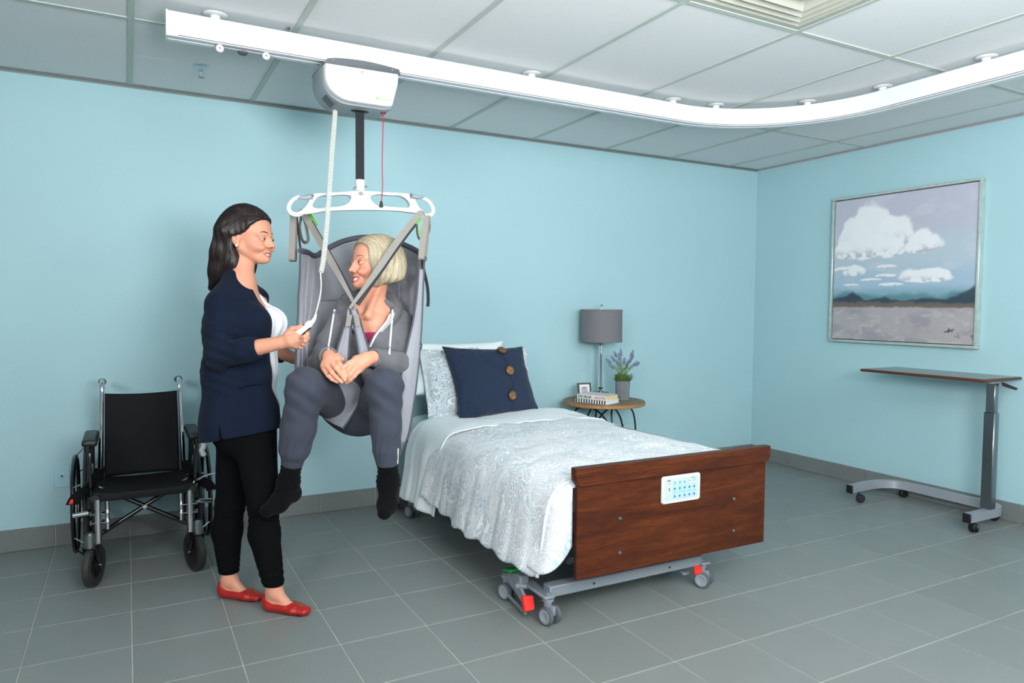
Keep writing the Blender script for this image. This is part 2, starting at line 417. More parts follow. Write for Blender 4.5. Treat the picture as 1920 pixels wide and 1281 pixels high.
# square air diffuser in the ceiling
dx0, dy1 = ga+.6096*4, gb-1.2192; dcx, dcy = dx0+.3048, dy1-.3048
df = thing('air_diffuser', 'square off-white louvred air diffuser set in the ceiling grid', 'air diffuser', (dcx, dcy, RH))
M['diff'] = mat('diffuser_enamel', 'b4b5a9', .45)
def sqring(mb, r0, z0, r1, z1, cx, cy, rc=.0):
    V = [(cx+s*r, cy+t*r, z) for r, z in ((r0, z0), (r1, z1)) for s, t in ((-1, -1), (1, -1), (1, 1), (-1, 1))]
    V += [(x, y, z+.003) for x, y, z in V]
    F = []
    for k in range(4):
        l = (k+1) % 4; F += [(k, l, 4+l, 4+k), (8+k, 12+k, 12+l, 8+l), (k, 8+k, 8+l, l), (4+k, 4+l, 12+l, 12+k)]
    mb.add(V, F)
for q, (r0, z0, r1, z1) in enumerate([(.290, RH+.004, .262, RH+.002), (.262, RH+.002, .215, RH+.03), (.222, RH-.004, .170, RH+.028), (.176, RH-.008, .122, RH+.026), (.128, RH-.012, .070, RH+.024)]):
    mb = MB(); sqring(mb, r0, z0, r1, z1, dcx, dcy); mb.build('louvre' if q else 'frame', M['diff'], df, smooth=0)
MB().box((dcx, dcy, RH-.006), (.13, .13, .006), .002).build('centre_plate', M['diff'], df, smooth=0)
MB().box((dcx, dcy, RH+.06), (.58, .58, .01)).build('duct_plate', M['dgrey_pl'], df, smooth=0)

# sprinkler head
sp = thing('sprinkler_head', 'small chrome fire sprinkler head hanging from a blue-grey ceiling plate', 'sprinkler', (-4.303, -.508, RH))
MB().lathe([(0, -.006), (.028, -.006), (.034, 0), (.034, .001)], (-4.303, -.508, RH), n=24).build('escutcheon', mat('pale_blue_plate', 'a9c3cc', .3, metal=.5), sp)
MB().cyl((-4.303, -.508, RH-.006), (-4.303, -.508, RH-.026), .008).tube([(-4.303-.009, -.508, RH-.024), (-4.303-.010, -.508, RH-.036), (-4.303-.002, -.508, RH-.048)], .0018, 6).tube([(-4.303+.009, -.508, RH-.024), (-4.303+.010, -.508, RH-.036), (-4.303+.002, -.508, RH-.048)], .0018, 6).build('frame_arms', M['chrome'], sp)
MB().lathe([(0, -.053), (.014, -.051), (.014, -.049), (0, -.048)], (-4.303, -.508, RH), n=16).build('deflector', M['steel'], sp)
# short threaded bolt beside the rail
o = MB().cyl((-4.03, -1.225, RH+.002), (-4.03, -1.225, 2.380), .0035, n=8).cyl((-4.03, -1.225, RH), (-4.03, -1.225, RH-.006), .008, n=6).build('ceiling_bolt', M['steel']); tag(o, 'short thin bolt between the ceiling and the white rail left of the lift motor', 'bolt')

# wall outlet plate
op = thing('outlet_plate', 'pale blue painted wall plate with a small black heart-shaped socket left of the wheelchair', 'wall outlet', (-4.948, 0, .36))
M['plate'] = mat('painted_plate', 'a0cbd7', .45)
MB().box((-4.948, -.0035, .36), (.070, .007, .114), .002).build('cover_plate', M['plate'], op)
MB().lathe([(.017, 0), (.017, .0012), (.015, .002), (0, .002)], (-4.948, -.007, .362), (0, -1, 0), 20).build('socket_face', M['plate'], op)
MB().prism([(0, -.006), (.0055, .001), (.004, .005), (0, .003), (-.004, .005), (-.0055, .001)], 0, .003, (-4.948, -.0085, .363), (1, 0, 0), (0, 0, 1), (0, -1, 0)).build('socket_hole', M['black_pl'], op, smooth=0)
for dz in (-.045, .045): MB().cyl((-4.948, -.006, .36+dz), (-4.948, -.0082, .36+dz), .003, n=10).build('screw', M['plate'], op)
# ================================================================ furniture and fittings
# ---- bed frame
M['cherry'] = wood('cherry_laminate', '2b1208', '49200d', '623214', 1.5, 0, .42, .06)
M['twheel'] = mat('grey_caster_tyre', '555b61', .55); M['hubgrey'] = mat('pale_caster_hub', '8a939b', .4)
bed = thing('hospital_bed', 'electric care bed with cherry wood footboard and grey castered base frame', 'bed', (-2.6, -1.0, 0))
FBY = -2.035
fb = MB().prism([(-3.115, .193), (-2.093, .193), (-2.093, .565), (-3.115, .565)], 0, .024, (0, FBY+.012, 0), (1, 0, 0), (0, 0, 1), (0, -1, 0), bev=.004).build('footboard', M['cherry'], bed)
cap = [(-3.116, .566), (-2.092, .566), (-2.086, .576), (-2.078, .588), (-2.078, .636), (-3.132, .636), (-3.132, .588), (-3.123, .576)]
MB().prism(cap, 0, .040, (0, FBY+.014, 0), (1, 0, 0), (0, 0, 1), (0, -1, 0), bev=.005).build('top_rail', M['cherry'], bed)
for bx, bz in ((-2.91, .411), (-2.908, .271), (-2.287, .415), (-2.285, .272)):
    MB().lathe([(.0085, 0), (.0085, .002), (.006, .005), (0, .0055)], (bx, FBY-.012, bz), (0, -1, 0), 12).build('bolt', M['steel'], bed)
cpn = MB().prism([(-2.706+.008, .443), (-2.497-.008, .443), (-2.497, .451), (-2.497, .551), (-2.505, .559), (-2.698, .559), (-2.706, .551), (-2.706, .451)], 0, .013, (0, FBY-.012, 0), (1, 0, 0), (0, 0, 1), (0, -1, 0), bev=.004).build('control_panel', mat('panel_white', 'c3c8cb', .45), bed, label='white nurse control panel on the footboard')
M['membrane'] = mat('membrane', 'b3c0be', .5); M['key_blue'] = mat('key_blue', '2b7390', .4); M['key_pale'] = mat('key_pale', '9fc0cb', .5)
M['navyprint'] = mat('navy_print', '3a4a7a', .5); M['greenprint'] = mat('green_print', '6f938a', .5); M['amber'] = mat('amber_print', 'd9a236', .5)
PY = FBY-.0255
def prect(name, x0, x1, z0, z1, m, d=.0006): return MB().box(((x0+x1)/2, PY-d/2, (z0+z1)/2), (x1-x0, d, z1-z0)).build(name, m, cpn, smooth=0)
prect('membrane', -2.690, -2.512, .456, .548, M['membrane'])
PY -= .0008
for k in range(5):
    xc = -2.641+.0265*k
    for z0, z1 in (((.461, .537),) if k < 3 else ((.461, .520),)): prect('key_column', xc-.0115, xc+.0115, z0, z1, M['key_pale'], .0003)
PY -= .0005
for k in range(5):
    xc = -2.641+.0265*k
    for zc in (.504, .472): MB().prism([(0, -.0062), (.0055, 0), (0, .0062), (-.0055, 0)], 0, .0008, (xc, PY, zc), (1, 0, 0), (0, 0, 1), (0, -1, 0)).build('key', M['key_blue'], cpn, smooth=0)
    mb = MB(); a = [(-.3, .3), (.25, -.35), (0, 0), (.3, .3), (0, 0)][k]
    for sgn in (-1, 1): mb.box((xc+sgn*.004, PY-.0003, .488+abs(a[0 if sgn < 0 else 1])*.008*(1 if k != 4 else sgn)), (.008, .0006, .0016), R=Matrix.Rotation(-a[0 if sgn < 0 else 1]*sgn*.0-(a[0 if sgn < 0 else 1]), 3, 'Y'))
    mb.build('key_symbol', M['greenprint'], cpn, smooth=0)
    if k < 3: MB().box((xc, PY-.0003, .527), (.006, .0006, .006)).tube([(xc-.002, PY-.0005, .530), (xc-.002, PY-.0005, .534), (xc+.002, PY-.0005, .534), (xc+.002, PY-.0005, .530)], .0006, 4).build('lock_symbol', M['greenprint'], cpn, smooth=0)
    else: MB().box((xc, PY-.0003, .531), (.014, .0006, .002), R=Matrix.Rotation(.35 if k == 3 else -.35, 3, 'Y')).build('tilt_symbol', M['greenprint'], cpn, smooth=0)
prect('brand_mark', -2.681, -2.664, .5385, .5425, M['navyprint'])
prect('model_mark', -2.552, -2.530, .540, .543, M['greenprint'])
MB().prism([(-.0045, -.003), (.0045, -.003), (0, .006)], 0, .0006, (-2.671, PY, .529), (1, 0, 0), (0, 0, 1), (0, -1, 0)).build('warning_symbol', M['amber'], cpn, smooth=0)
MB().cyl((-2.671, PY, .508), (-2.671, PY-.0006, .508), .003, n=10).box((-2.670, PY-.0003, .500), (.006, .0006, .006)).build('call_symbol', M['key_blue'], cpn, smooth=0)
MB().cyl((-2.672, PY, .478), (-2.672, PY-.0006, .478), .004, n=10).box((-2.672, PY-.0003, .470), (.003, .0006, .005)).build('lamp_symbol', M['key_pale'], cpn, smooth=0)
MB().prism([(-3.07, .30), (-2.14, .30), (-2.14, .50), (-3.07, .50)], 0, .024, (0, -.030, 0), (1, 0, 0), (0, 0, 1), (0, -1, 0), bev=.004).build('headboard', M['cherry'], bed)
MB().box((-2.605, -1.03, .40), (.90, 1.90, .05), .008).build('deck', M['bedgrey'], bed)
fr = MB()
for yy in (-1.93, -.20): fr.box((-2.78, yy, .125), (.80, .055, .045), .004)
fr.box((-2.78, -1.06, .135), (.09, 1.72, .05), .004)
for xx in (-3.19, -2.37):
    for ya, yb in ((-1.95, -1.66), (-.34, -.14)): fr.box((xx, (ya+yb)/2, .112), (.05, yb-ya+.05, .014), .004)
fr.build('base_frame', M['bedgrey'], bed)
for xx in (-2.95, -2.45):
    for a_, b_ in (((xx, -1.75, .15), (xx, -1.25, .37)), ((xx, -.35, .15), (xx, -.85, .37))): MB().tube([a_, b_], .022, 8).build('lift_arm', M['bedgrey'], bed)
for hx in (-2.97, -2.57): MB().cyl((hx, -1.9575, .125), (hx, -1.959, .125), .005, n=10).build('frame_hole', M['black_pl'], bed)
def bed_caster(x, y, rz):
    e = bpy.data.objects.new('caster', None); link(e, bed, Matrix.Translation(Vector((x+2.6, y+1.0, 0))) @ Matrix.Rotation(rz, 4, 'Z'))
    return e
cs0 = None
for (cx, cy, rz) in ((-3.185, -1.95, .25), (-3.215, -1.655, .3), (-2.37, -1.94, .45), (-2.37, -1.66, .2), (-3.165, -.34, .3), (-3.19, -.145, .2), (-2.37, -.32, .1), (-2.37, -.16, .3)):
    if cs0 is None:
        cs0 = e = bed_caster(cx, cy, rz)
        for s in (-1, 1):
            MB().lathe([(0, .0125*s), (.030, .0125*s), (.0355, .015*s), (.037, .020*s), (.0355, .029*s), (.031, .031*s), (0, .030*s)], (0, -.012, .038), (1, 0, 0), 28).build('tyre', M['twheel'], e, local=True)
            MB().lathe([(0, .0305*s), (.027, .0315*s), (.028, .0335*s), (.020, .034*s), (.018, .0325*s), (0, .033*s)], (0, -.012, .038), (1, 0, 0), 28).build('hub', M['hubgrey'], e, local=True)
        MB().box((0, -.012, .058), (.022, .052, .040), .008, seg=2).cyl((0, 0, .07), (0, 0, .112), .017, n=18).cyl((0, 0, .092), (0, 0, .104), .024, n=20).cyl((0, 0, .118), (0, 0, .124), .012, n=10).build('fork', M['bedgrey'], e, local=True)
    else:
        dup(cs0, bed, Matrix.Translation(Vector((cx+2.6, cy+1.0, 0))) @ Matrix.Rotation(rz, 4, 'Z'))
# brake pedals
def pedal(x, y, z, m, tilt, sx_=1):
    R = np.array(Matrix.Rotation(tilt, 3, 'X'))
    MB().box((x, y, z), (.052, .070, .016), .007, R=R, seg=3).build('brake_pedal', m, bed, label='green brake pedal' if m is M['green_pl'] else 'red brake pedal')
pedal(-3.235, -1.735, .152, M['green_pl'], -.25)
MB().prism([(-.024, -.034), (.020, -.034), (.026, -.02), (.026, .022), (-.024, .030)], 0, .018, (-3.245, -1.885, .072), (1, 0, .0), (0, .35, .94), (0, -.94, .35), bev=.005).build('brake_pedal', M['red_pl'], bed, label='red brake pedal')
MB().prism([(-.02, -.02), (.02, -.02), (.024, .02), (-.02, .025)], 0, .016, (-2.405, -1.945, .082), (1, 0, .0), (0, .3, .94), (0, -.94, .3), bev=.004).build('brake_pedal', M['red_pl'], bed, label='red brake pedal')
MB().prism([(-1.80, .125), (-1.73, .15), (-1.70, .11), (-1.86, .045), (-1.89, .055)], -.006, .006, (-3.236, 0, 0), (0, 1, 0), (0, 0, 1), (-1, 0, 0)).box((-3.215, -1.78, .125), (.045, .07, .05), .006).tube([(-3.25, -1.80, .108), (-3.19, -1.83, .108)], .012, 10).tube([(-3.23, -1.70, .03), (-3.24, -1.87, .018)], .007, 8).build('pedal_linkage', M['bedgrey'], bed)
MB().box((-2.42, -1.84, .055), (.05, .14, .014), .004).build('pedal_linkage', M['bedgrey'], bed)
# half rail beside the pillow
P = spl([(-3.225, -.25, .32), (-3.235, -.36, .42), (-3.24, -.42, .54), (-3.235, -.42, .62), (-3.23, -.36, .67), (-3.22, -.25, .68), (-3.21, -.14, .64), (-3.20, -.10, .52), (-3.19, -.10, .33)], 30)
MB().tube(P, .014, 10).tube([(-3.225, -.38, .46), (-3.19, -.10, .46)], .010, 8).build('side_rail', mat('rail_plastic', 'aab4bc', .45), bed)

# ---- mattress
o = MB().box((-2.605, -1.03, .485), (.94, 1.90, .12), .03, seg=3).build('mattress', mat('mattress_ticking', 'c8d9de', .8, sheen=.2)); tag(o, 'pale blue mattress under the bedding on the care bed', 'mattress')

# ---- bedding
def paisley(name, base='e3e8eb', c1='a9bdc7', c2='b3adb1', white='f3f6f8', scale=7.5):
    m = mat(name, base, .85, sheen=.15, bump=(14, .004)); N, L, I = nodes_of(m)
    tc = N.new('ShaderNodeTexCoord')
    ns = N.new('ShaderNodeTexNoise'); ns.inputs['Scale'].default_value = 5; ns.inputs['Detail'].default_value = 2; L.new(tc.outputs['Object'], ns.inputs[0])
    mixv = N.new('ShaderNodeMix'); mixv.data_type = 'VECTOR'; mixv.inputs[0].default_value = .16
    L.new(tc.outputs['Object'], mixv.inputs[4]); L.new(ns.outputs['Color'], mixv.inputs[5]); vec = mixv.outputs[1]
    def vor(sc, feat='F1'):
        v = N.new('ShaderNodeTexVoronoi'); v.feature = feat; v.inputs['Scale'].default_value = sc; L.new(vec, v.inputs['Vector']); return v
    def math_(op, a, b=None):
        n = N.new('ShaderNodeMath'); n.operation = op; L.new(a, n.inputs[0])
        if b is not None:
            if isinstance(b, (int, float)): n.inputs[1].default_value = b
            else: L.new(b, n.inputs[1])
        return n.outputs[0]
    def mixc(f, a, b):
        n = N.new('ShaderNodeMix'); n.data_type = 'RGBA'; L.new(f, n.inputs[0])
        for k, s in ((6, a), (7, b)):
            if isinstance(s, str): n.inputs[k].default_value = lin(s)
            else: L.new(s, n.inputs[k])
        return n.outputs[2]
    # teardrop medallions: rings round scattered centres, broken by curling lines and sprigs
    big = vor(scale, 'SMOOTH_F1'); big.inputs['Smoothness'].default_value = .25
    D = big.outputs['Distance']; rings = math_('SINE', math_('MULTIPLY', D, 50))
    r1 = ramp(N, [(.0, c1), (.30, 'bccdd4'), (.46, base), (.62, base), (.80, c2), (1, 'c9c6c8')]); L.new(math_('ADD', math_('MULTIPLY', rings, .5), .5), r1.inputs[0])
    n2 = N.new('ShaderNodeTexNoise'); n2.inputs['Scale'].default_value = 8; n2.inputs['Detail'].default_value = 1; L.new(vec, n2.inputs[0])
    mr = N.new('ShaderNodeMapRange'); mr.inputs['From Min'].default_value = .40; mr.inputs['From Max'].default_value = .58; L.new(n2.outputs[0], mr.inputs[0])
    c = mixc(math_('MULTIPLY', mr.outputs[0], .8), r1.outputs[0], base)
    # curling line work from the contour lines of a swirly noise
    n3 = N.new('ShaderNodeTexNoise'); n3.inputs['Scale'].default_value = 6.5; n3.inputs['Detail'].default_value = 1.0; n3.inputs['Distortion'].default_value = 1.8; L.new(vec, n3.inputs[0])
    wv = math_('ABSOLUTE', math_('SINE', math_('MULTIPLY', n3.outputs[0], 46)))
    c = mixc(math_('MULTIPLY', math_('LESS_THAN', wv, .20), .6), c, c1)
    c = mixc(math_('MULTIPLY', math_('GREATER_THAN', wv, .93), .8), c, white)
    small = vor(scale*8); g = math_('GREATER_THAN', n2.outputs[0], .54)
    pet = math_('GREATER_THAN', math_('SINE', math_('MULTIPLY', small.outputs['Distance'], 30)), .35)
    c = mixc(math_('MULTIPLY', math_('MULTIPLY', pet, g), .55), c, c2)
    e2 = math_('LESS_THAN', math_('ABSOLUTE', math_('SUBTRACT', D, .30)), .012); c = mixc(e2, c, white)
    L.new(c, I['Base Color']); return m
M['paisley'] = paisley('paisley_cotton'); M['paisley2'] = paisley('paisley_sham', 'c8d5da', '86a0ab', '96949c', 'dfe8ea', 6.5)
M['sheet'] = mat('white_cotton', 'eaf1f3', .85, sheen=.2, bump=(9, .006)); M['sheet_blue'] = mat('pale_blue_cotton', 'cfe2e6', .85, sheen=.2, bump=(7, .006))
def cover(name, y0, y1, off, hemL, hemR, m, ny, puff=0, fold=.012, th=.008, seed=1, label=None, cat=None, taper=None, tuck=0):
    s = np.linspace(0, 1, 120); ky = np.linspace(0, 1, ny); G = np.zeros((120, ny, 3))
    for j, k in enumerate(ky):
        y = y0+(y1-y0)*k; hl = hemL(y); hr = hemR(y); z = .548+off
        prof = [(-3.262, hl), (-3.238, hl+.5*(.44-hl)), (-3.20-off*.5, .46), (-3.155-off*.3, .53+off*.8), (-3.06, z+.008), (-2.85, z+.02+puff), (-2.6, z+.024+puff), (-2.35, z+.02+puff), (-2.17, z), (-2.115+off*.2, .50), (-2.10+off*.2, .42), (-2.095, .3), (-2.09, hr)]
        if tuck: prof = [(-3.082, hl), (-3.085, hl+.03), (-3.085, .46), (-3.08, .51), (-3.03, z+.004), (-2.85, z+.012), (-2.6, z+.014), (-2.35, z+.012), (-2.16, z), (-2.13, .50), (-2.125, .46), (-2.125, .44), (-2.128, hr)]
        G[:, j, 0::2] = cr(np.array(prof), 120); G[:, j, 1] = y
    X = G[..., 0]; Y = G[..., 1]; S = s[:, None]*np.ones(ny)
    hang = 0*X if tuck else np.clip((-3.12-X)/.1, 0, 1)+np.clip((X+2.09)/.1, 0, 1)
    n1 = fbm(X*5+3, Y*5+9, seed)-.5; n2 = fbm(X*14, Y*9, seed+7)-.5
    G[..., 2] += (1-hang)*(n1*.030+n2*.010)+hang*n1*.01
    wv = fbm(Y*7+.3*S, 0*Y+seed, seed+3, 3)-.5
    amt = hang*np.clip((.56-G[..., 2])/.3, 0, 1)
    G[..., 0] += np.where(X < -2.6, -1, 1)*(wv*fold*4*amt + n2*.012*hang)
    G[..., 2] += amt*n1*.02
    if taper is not None: G = taper(G)
    o = MB().grid(G, -th).build(name, m, smooth=180); tag(o, label, cat); return G
cover('fitted_sheet', -1.0, -.07, 0, lambda y: .42, lambda y: .42, M['sheet_blue'], 40, fold=.003, th=.004, tuck=1, label='pale blue fitted sheet on the head end of the bed', cat='sheet')
def tap_d(G):
    E = []; last = G[:, -1].copy(); n_ = 14
    for q in range(1, n_+1):
        t = q/n_; R_ = last.copy(); left = last[:, 0] < -3.09; right = last[:, 0] > -2.15
        R_[:, 1] = -1.985-.042*math.sin(t*PI/2)*1.1-np.where(left & (last[:, 2] < .5), .022*math.sin(t*PI), 0)
        tx = np.where(left, -3.128, last[:, 0]); R_[:, 0] = last[:, 0]+(tx-last[:, 0])*(t**1.5)*np.where(left, 1, 0)
        R_[:, 0] = np.where(right, last[:, 0]+(-2.105-last[:, 0])*t**1.5, R_[:, 0])
        R_[:, 2] = np.where(left | right, last[:, 2]+(.56-last[:, 2])*.30*t*t, last[:, 2]-.05*t*t)
        mid = ~(left | right); R_[mid, 1] = np.maximum(-1.985-.02*t, -2.012)
        E.append(R_)
    return np.concatenate([G, np.stack(E, 1)], 1)
cover('duvet', -1.985, -.72, .022, lambda y: .205+.03*np.clip((y+1.3)/.4, 0, 1)+.008*math.sin(y*37), lambda y: .25, M['paisley'], 130, puff=.012, fold=.014, th=.012, seed=5, label='puffy white duvet with a blue-grey paisley print', cat='duvet', taper=tap_d)
def tap_s(G):
    y = G[..., 1]; return G
cover('top_sheet_fold', -.90, -.44, .042, lambda y: .16-.0*y if y < -.5 else .155, lambda y: .2, M['sheet'], 60, fold=.016, th=.006, seed=11, label='white top sheet folded back over the paisley duvet', cat='sheet')
# ---- pillows
def pillow(name, TL, TR, BR, BL, th, m, label, cat='pillow', pinch=.06, flange=0, seed=3, n=34, sag=.0, group=None):
    TL, TR, BR, BL = (np.array(a, float) for a in (TL, TR, BR, BL)); u = np.linspace(-1, 1, n); U, V = np.meshgrid(u, u, indexing='ij')
    N = nrm(np.cross(TR-TL, BL-TL)); 
    if np.dot(N, CAM-TL) < 0: N = -N
    ub = U*(1-pinch*(1-V**2)**1.0*np.abs(U)**3); vb = V*(1-pinch*(1-U**2)**1.0*np.abs(V)**3)
    a = (ub+1)/2; b = (vb+1)/2
    P = (TL*(1-a)[..., None]+TR*a[..., None])*(1-b)[..., None]+(BL*(1-a)[..., None]+BR*a[..., None])*b[..., None]
    e = 1-flange; f = np.clip(1-(np.abs(U)/e)**2.6, 0, 1)*np.clip(1-(np.abs(V)/e)**2.6, 0, 1); T = th*f**.55+.003
    nz = (fbm(U*2+5, V*2+5, seed)-.5)*.22*th*(f > 0)
    rim = np.maximum(np.abs(U), np.abs(V)); wav = (fbm(U*5, V*5, seed+9)-.5)*.02*(rim > .8)
    G1 = P+N*(T+nz+wav)[..., None]; G2 = P-N*(T*.8-nz*.5-wav)[..., None]
    mb = MB(); mb.grid(G1); mb.grid(G2)
    k = n*n; idx = np.arange(k).reshape(n, n); rimi = list(idx[:, 0])+list(idx[-1, 1:])+list(idx[-2::-1, -1])+list(idx[0, -2:0:-1])
    mb.F += [(rimi[i], rimi[(i+1) % len(rimi)], k+rimi[(i+1) % len(rimi)], k+rimi[i]) for i in range(len(rimi))]; mb.mi += [0]*len(rimi)
    o = mb.build(name, m, smooth=180); tag(o, label, cat, group); return G1, N
pillow('pillow', aty(776, 644, -.13), aty(943, 640, -.13), aty(950, 745, -.17), aty(772, 745, -.17), .055, M['sheet'], 'white pillow standing at the head of the bed behind the others', seed=21)
pillow('pillow', aty(768, 668, -.24), aty(850, 668, -.24), aty(850, 742, -.36), aty(773, 742, -.36), .05, M['sheet_blue'], 'pale blue pillow at the left behind the paisley sham', seed=22)
pillow('pillow_sham', aty(880, 652, -.24), aty(988, 654, -.22), aty(1000, 762, -.36), aty(880, 762, -.36), .05, M['paisley2'], 'paisley pillow sham mostly hidden behind the navy cushion', flange=.12, seed=24)
pillow('pillow_sham', aty(783, 655, -.32), aty(896, 652, -.32), aty(900, 784, -.44), aty(803, 787, -.47), .055, M['paisley2'], 'blue-grey paisley pillow sham left of the navy cushion', flange=.14, seed=23)
M['navy'] = mat('navy_linen', '182840', .9, sheen=.15, bump=(220, .0012), var=(40, .10, (1, 1, .25)))
G1, Nn = pillow('cushion', aty(829, 650, -.40), aty(979, 650, -.39), aty(1013, 776, -.49), aty(862, 792, -.575), .075, M['navy'], 'navy blue square cushion with three large wooden buttons', 'cushion', pinch=.09, seed=31, n=48)
cush = [o for o in C.objects if o.name.startswith('cushion')][0]
M['coconut'] = wood('coconut_shell', '2e1e10', '7b5a35', 'bf9a68', 6, 0, .3, .5)
M['coconut_rim'] = mat('coconut_rim', '3a2415', .35)
def on_cush(u, v):                         # point on the cushion front for a relative position
    i = u*47; j = v*47; return G1[int(round(i)), int(round(j))]
for (uu, vv, tilt) in ((.66, .075, 0), (.665, .40, 0), (.62, .755, 0)):
    c = on_cush(uu, vv)+Nn*.003; du = nrm(on_cush(uu+.05, vv)-on_cush(uu-.05, vv)); dv = nrm(on_cush(uu, min(vv+.06, 1))-on_cush(uu, vv-.06)); ax = nrm(np.cross(du, dv)); ax = ax if np.dot(ax, Nn) > 0 else -ax
    b = MB().lathe([(0, 0), (.027, .001), (.031, .005), (.030, .009), (.026, .010)], c, ax, 24).build('button', M['coconut_rim'], cush)
    MB().lathe([(.0262, .0102), (.020, .0112), (.012, .0104), (0, .0100)], c, ax, 24).build('button_face', M['coconut'], b)
    for sx_ in (-1, 1):
        for sy_ in (-1, 1): MB().cyl(c+ax*.0095+du*.005*sx_+dv*.005*sy_, c+ax*.0110+du*.005*sx_+dv*.005*sy_, .0018, n=8).build('thread_hole', M['black_pl'], b)
seam = np.array([on_cush(.63+.035*math.sin(k*4.2), .02+.96*k)+Nn*.0015 for k in np.linspace(0, 1, 60)])
MB().tube(spl(seam[::4], 50), 0, flat=(.006, .0012, (1, 0, 0))).build('placket', mat('navy_trim', '141f38', .9, sheen=.2), cush)

# ---- round night table
NT = (-1.735, -.29)
M['oak'] = wood('reclaimed_oak', '5c4934', '84705a', 'a08b70', 1.2, 0, .5, 0); M['oak_edge'] = wood('oak_edge', '7a5430', 'a3764a', 'b98c5d', 1.2, 0, .45, 0)
nt = thing('side_table', 'round wooden bedside table on curved black wire legs', 'side table', (NT[0], NT[1], 0))
TZ = .613
MB().lathe([(0, 0), (.280, 0), (.284, .003), (.284, .020), (.280, .0225)], (NT[0], NT[1], TZ-.024), n=64).build('table_edge', M['oak_edge'], nt)
MB().lathe([(.2802, 0), (.280, .0015), (0, .0018)], (NT[0], NT[1], TZ-.0015), n=64).build('table_top', M['oak'], nt)
for k in range(4):
    a = PI/4+k*PI/2+.42; d = np.array([math.cos(a), math.sin(a), 0]); q = np.array([-d[1], d[0], 0]); c = np.array([NT[0], NT[1], 0])
    P = [c+d*.245+(0, 0, .003), c+d*.235+(0, 0, .25), c+d*.225+(0, 0, .45), c+d*.20+(0, 0, .545), c+d*.15+q*.02+(0, 0, .574), c+d*.08+q*.06+(0, 0, .56), c+d*.02+q*.11+(0, 0, .50), c-d*.02+q*.15+(0, 0, .40), c-d*.0+q*.2+(0, 0, .2), c+d*.02+q*.225+(0, 0, .1)]
    P = spl(P, 46)
    MB().tube(P, .006, 8).cyl(P[0]-(0, 0, .003), P[0]+(0, 0, .004), .009, n=10).build('leg', M['black_metal'], nt)
# ---- lamp
LY = -.16
LX = aty(1126, 735, LY)[0]
M['shade'] = mat('grey_shade_fabric', '6d6e72', .8, sheen=.1, bump=(300, .0004, (1, 1, .1)))
M['glass'] = mat('clear_glass', 'f4fbfc', .02, trans=1, ior=1.45)
M['nickel'] = mat('brushed_nickel', 'b6ada2', .22, metal=1)
lamp = thing('table_lamp', 'table lamp with grey drum shade and clear glass column, switched on', 'lamp', (LX, LY, TZ))
def at_z(u, v): return aty(u, v, LY)[2]
zs0, zs1 = at_z(1126, 645)-.0, at_z(1126, 581); R_ = .148
zs0 = at_z(1087, 642); zs1 = at_z(1087, 580)
sh = MB(); n = 64
sh.lathe([(R_, zs0), (R_*.985, zs1), (R_*.985-.0015, zs1), (R_-.0015, zs0), (R_, zs0)], (LX, LY, 0), n=n).build('lamp_shade', M['shade'], lamp)
MB().lathe([(R_-.0018, zs0+.001), (R_*.985-.0018, zs1-.001), (R_*.985-.0022, zs1-.001), (R_-.0022, zs0+.001), (R_-.0018, zs0+.001)], (LX, LY, 0), n=n).build('shade_lining', mat('shade_lining', 'e8d9c2', .8), lamp)
for zz in (zs0+.008, zs1-.008): MB().lathe([(R_*.999, zz-.008), (R_*.999+.0012, zz-.006), (R_*.999+.0006, zz+.006), (R_*.99, zz+.008)], (LX, LY, 0), n=n).build('shade_trim', M['shade'], lamp)
z = TZ
MB().box((LX, LY, z+.022), (.085, .085, .044), .003).build('glass_base', M['glass'], lamp)
MB().lathe([(0, 0), (.019, 0), (.019, .003), (.009, .006), (.009, .018), (.016, .022), (.018, .026), (.012, .030), (.0, .031)], (LX, LY, z+.045), n=24).build('lower_collar', M['nickel'], lamp)
zt = zs0-.028
MB().lathe([(.017, 0), (.0175, .002), (.0175, zt-z-.079), (.017, zt-z-.077)], (LX, LY, z+.077), n=24).build('glass_column', M['glass'], lamp)
MB().cyl((LX, LY, z+.07), (LX, LY, zt), .0042, n=12).build('rod', M['steel'], lamp)
MB().lathe([(0, 0), (.019, 0), (.019, .006), (.009, .009), (.015, .014), (.015, .019), (.007, .024), (.007, .060), (.014, .065), (.014, .10), (0, .10)], (LX, LY, zt), n=24).build('upper_collar', M['nickel'], lamp)
bl = MB().sphere((LX, LY, zs1-.085), (.028, .028, .036), 16, 10).build('bulb', mat('lit_bulb', 'fff0d8', .3, emit=('ffe2b8', 6)), lamp)
MB().tube([(LX-R_+.004, LY, zs1-.012), (LX, LY, zs1-.006), (LX+R_-.004, LY, zs1-.012)], .0018, 6).tube([(LX, LY-R_+.004, zs1-.012), (LX, LY, zs1-.006), (LX, LY+R_-.004, zs1-.012)], .0018, 6).cyl((LX, LY, zs1-.05), (LX, LY, zs1+.012), .003).build('spider', M['nickel'], lamp)
MB().sphere((LX, LY, zs1+.022), (.011, .011, .012), 14, 8).build('finial', M['glass'], lamp)
pl_ = bpy.data.lights.new('bulb_light', 'POINT'); pl_.energy = 13; pl_.color = (1, .84, .62); pl_.shadow_soft_size = .03
plo = bpy.data.objects.new('bulb_light', pl_); C.objects.link(plo); plo.location = (LX, LY, zs1-.04)

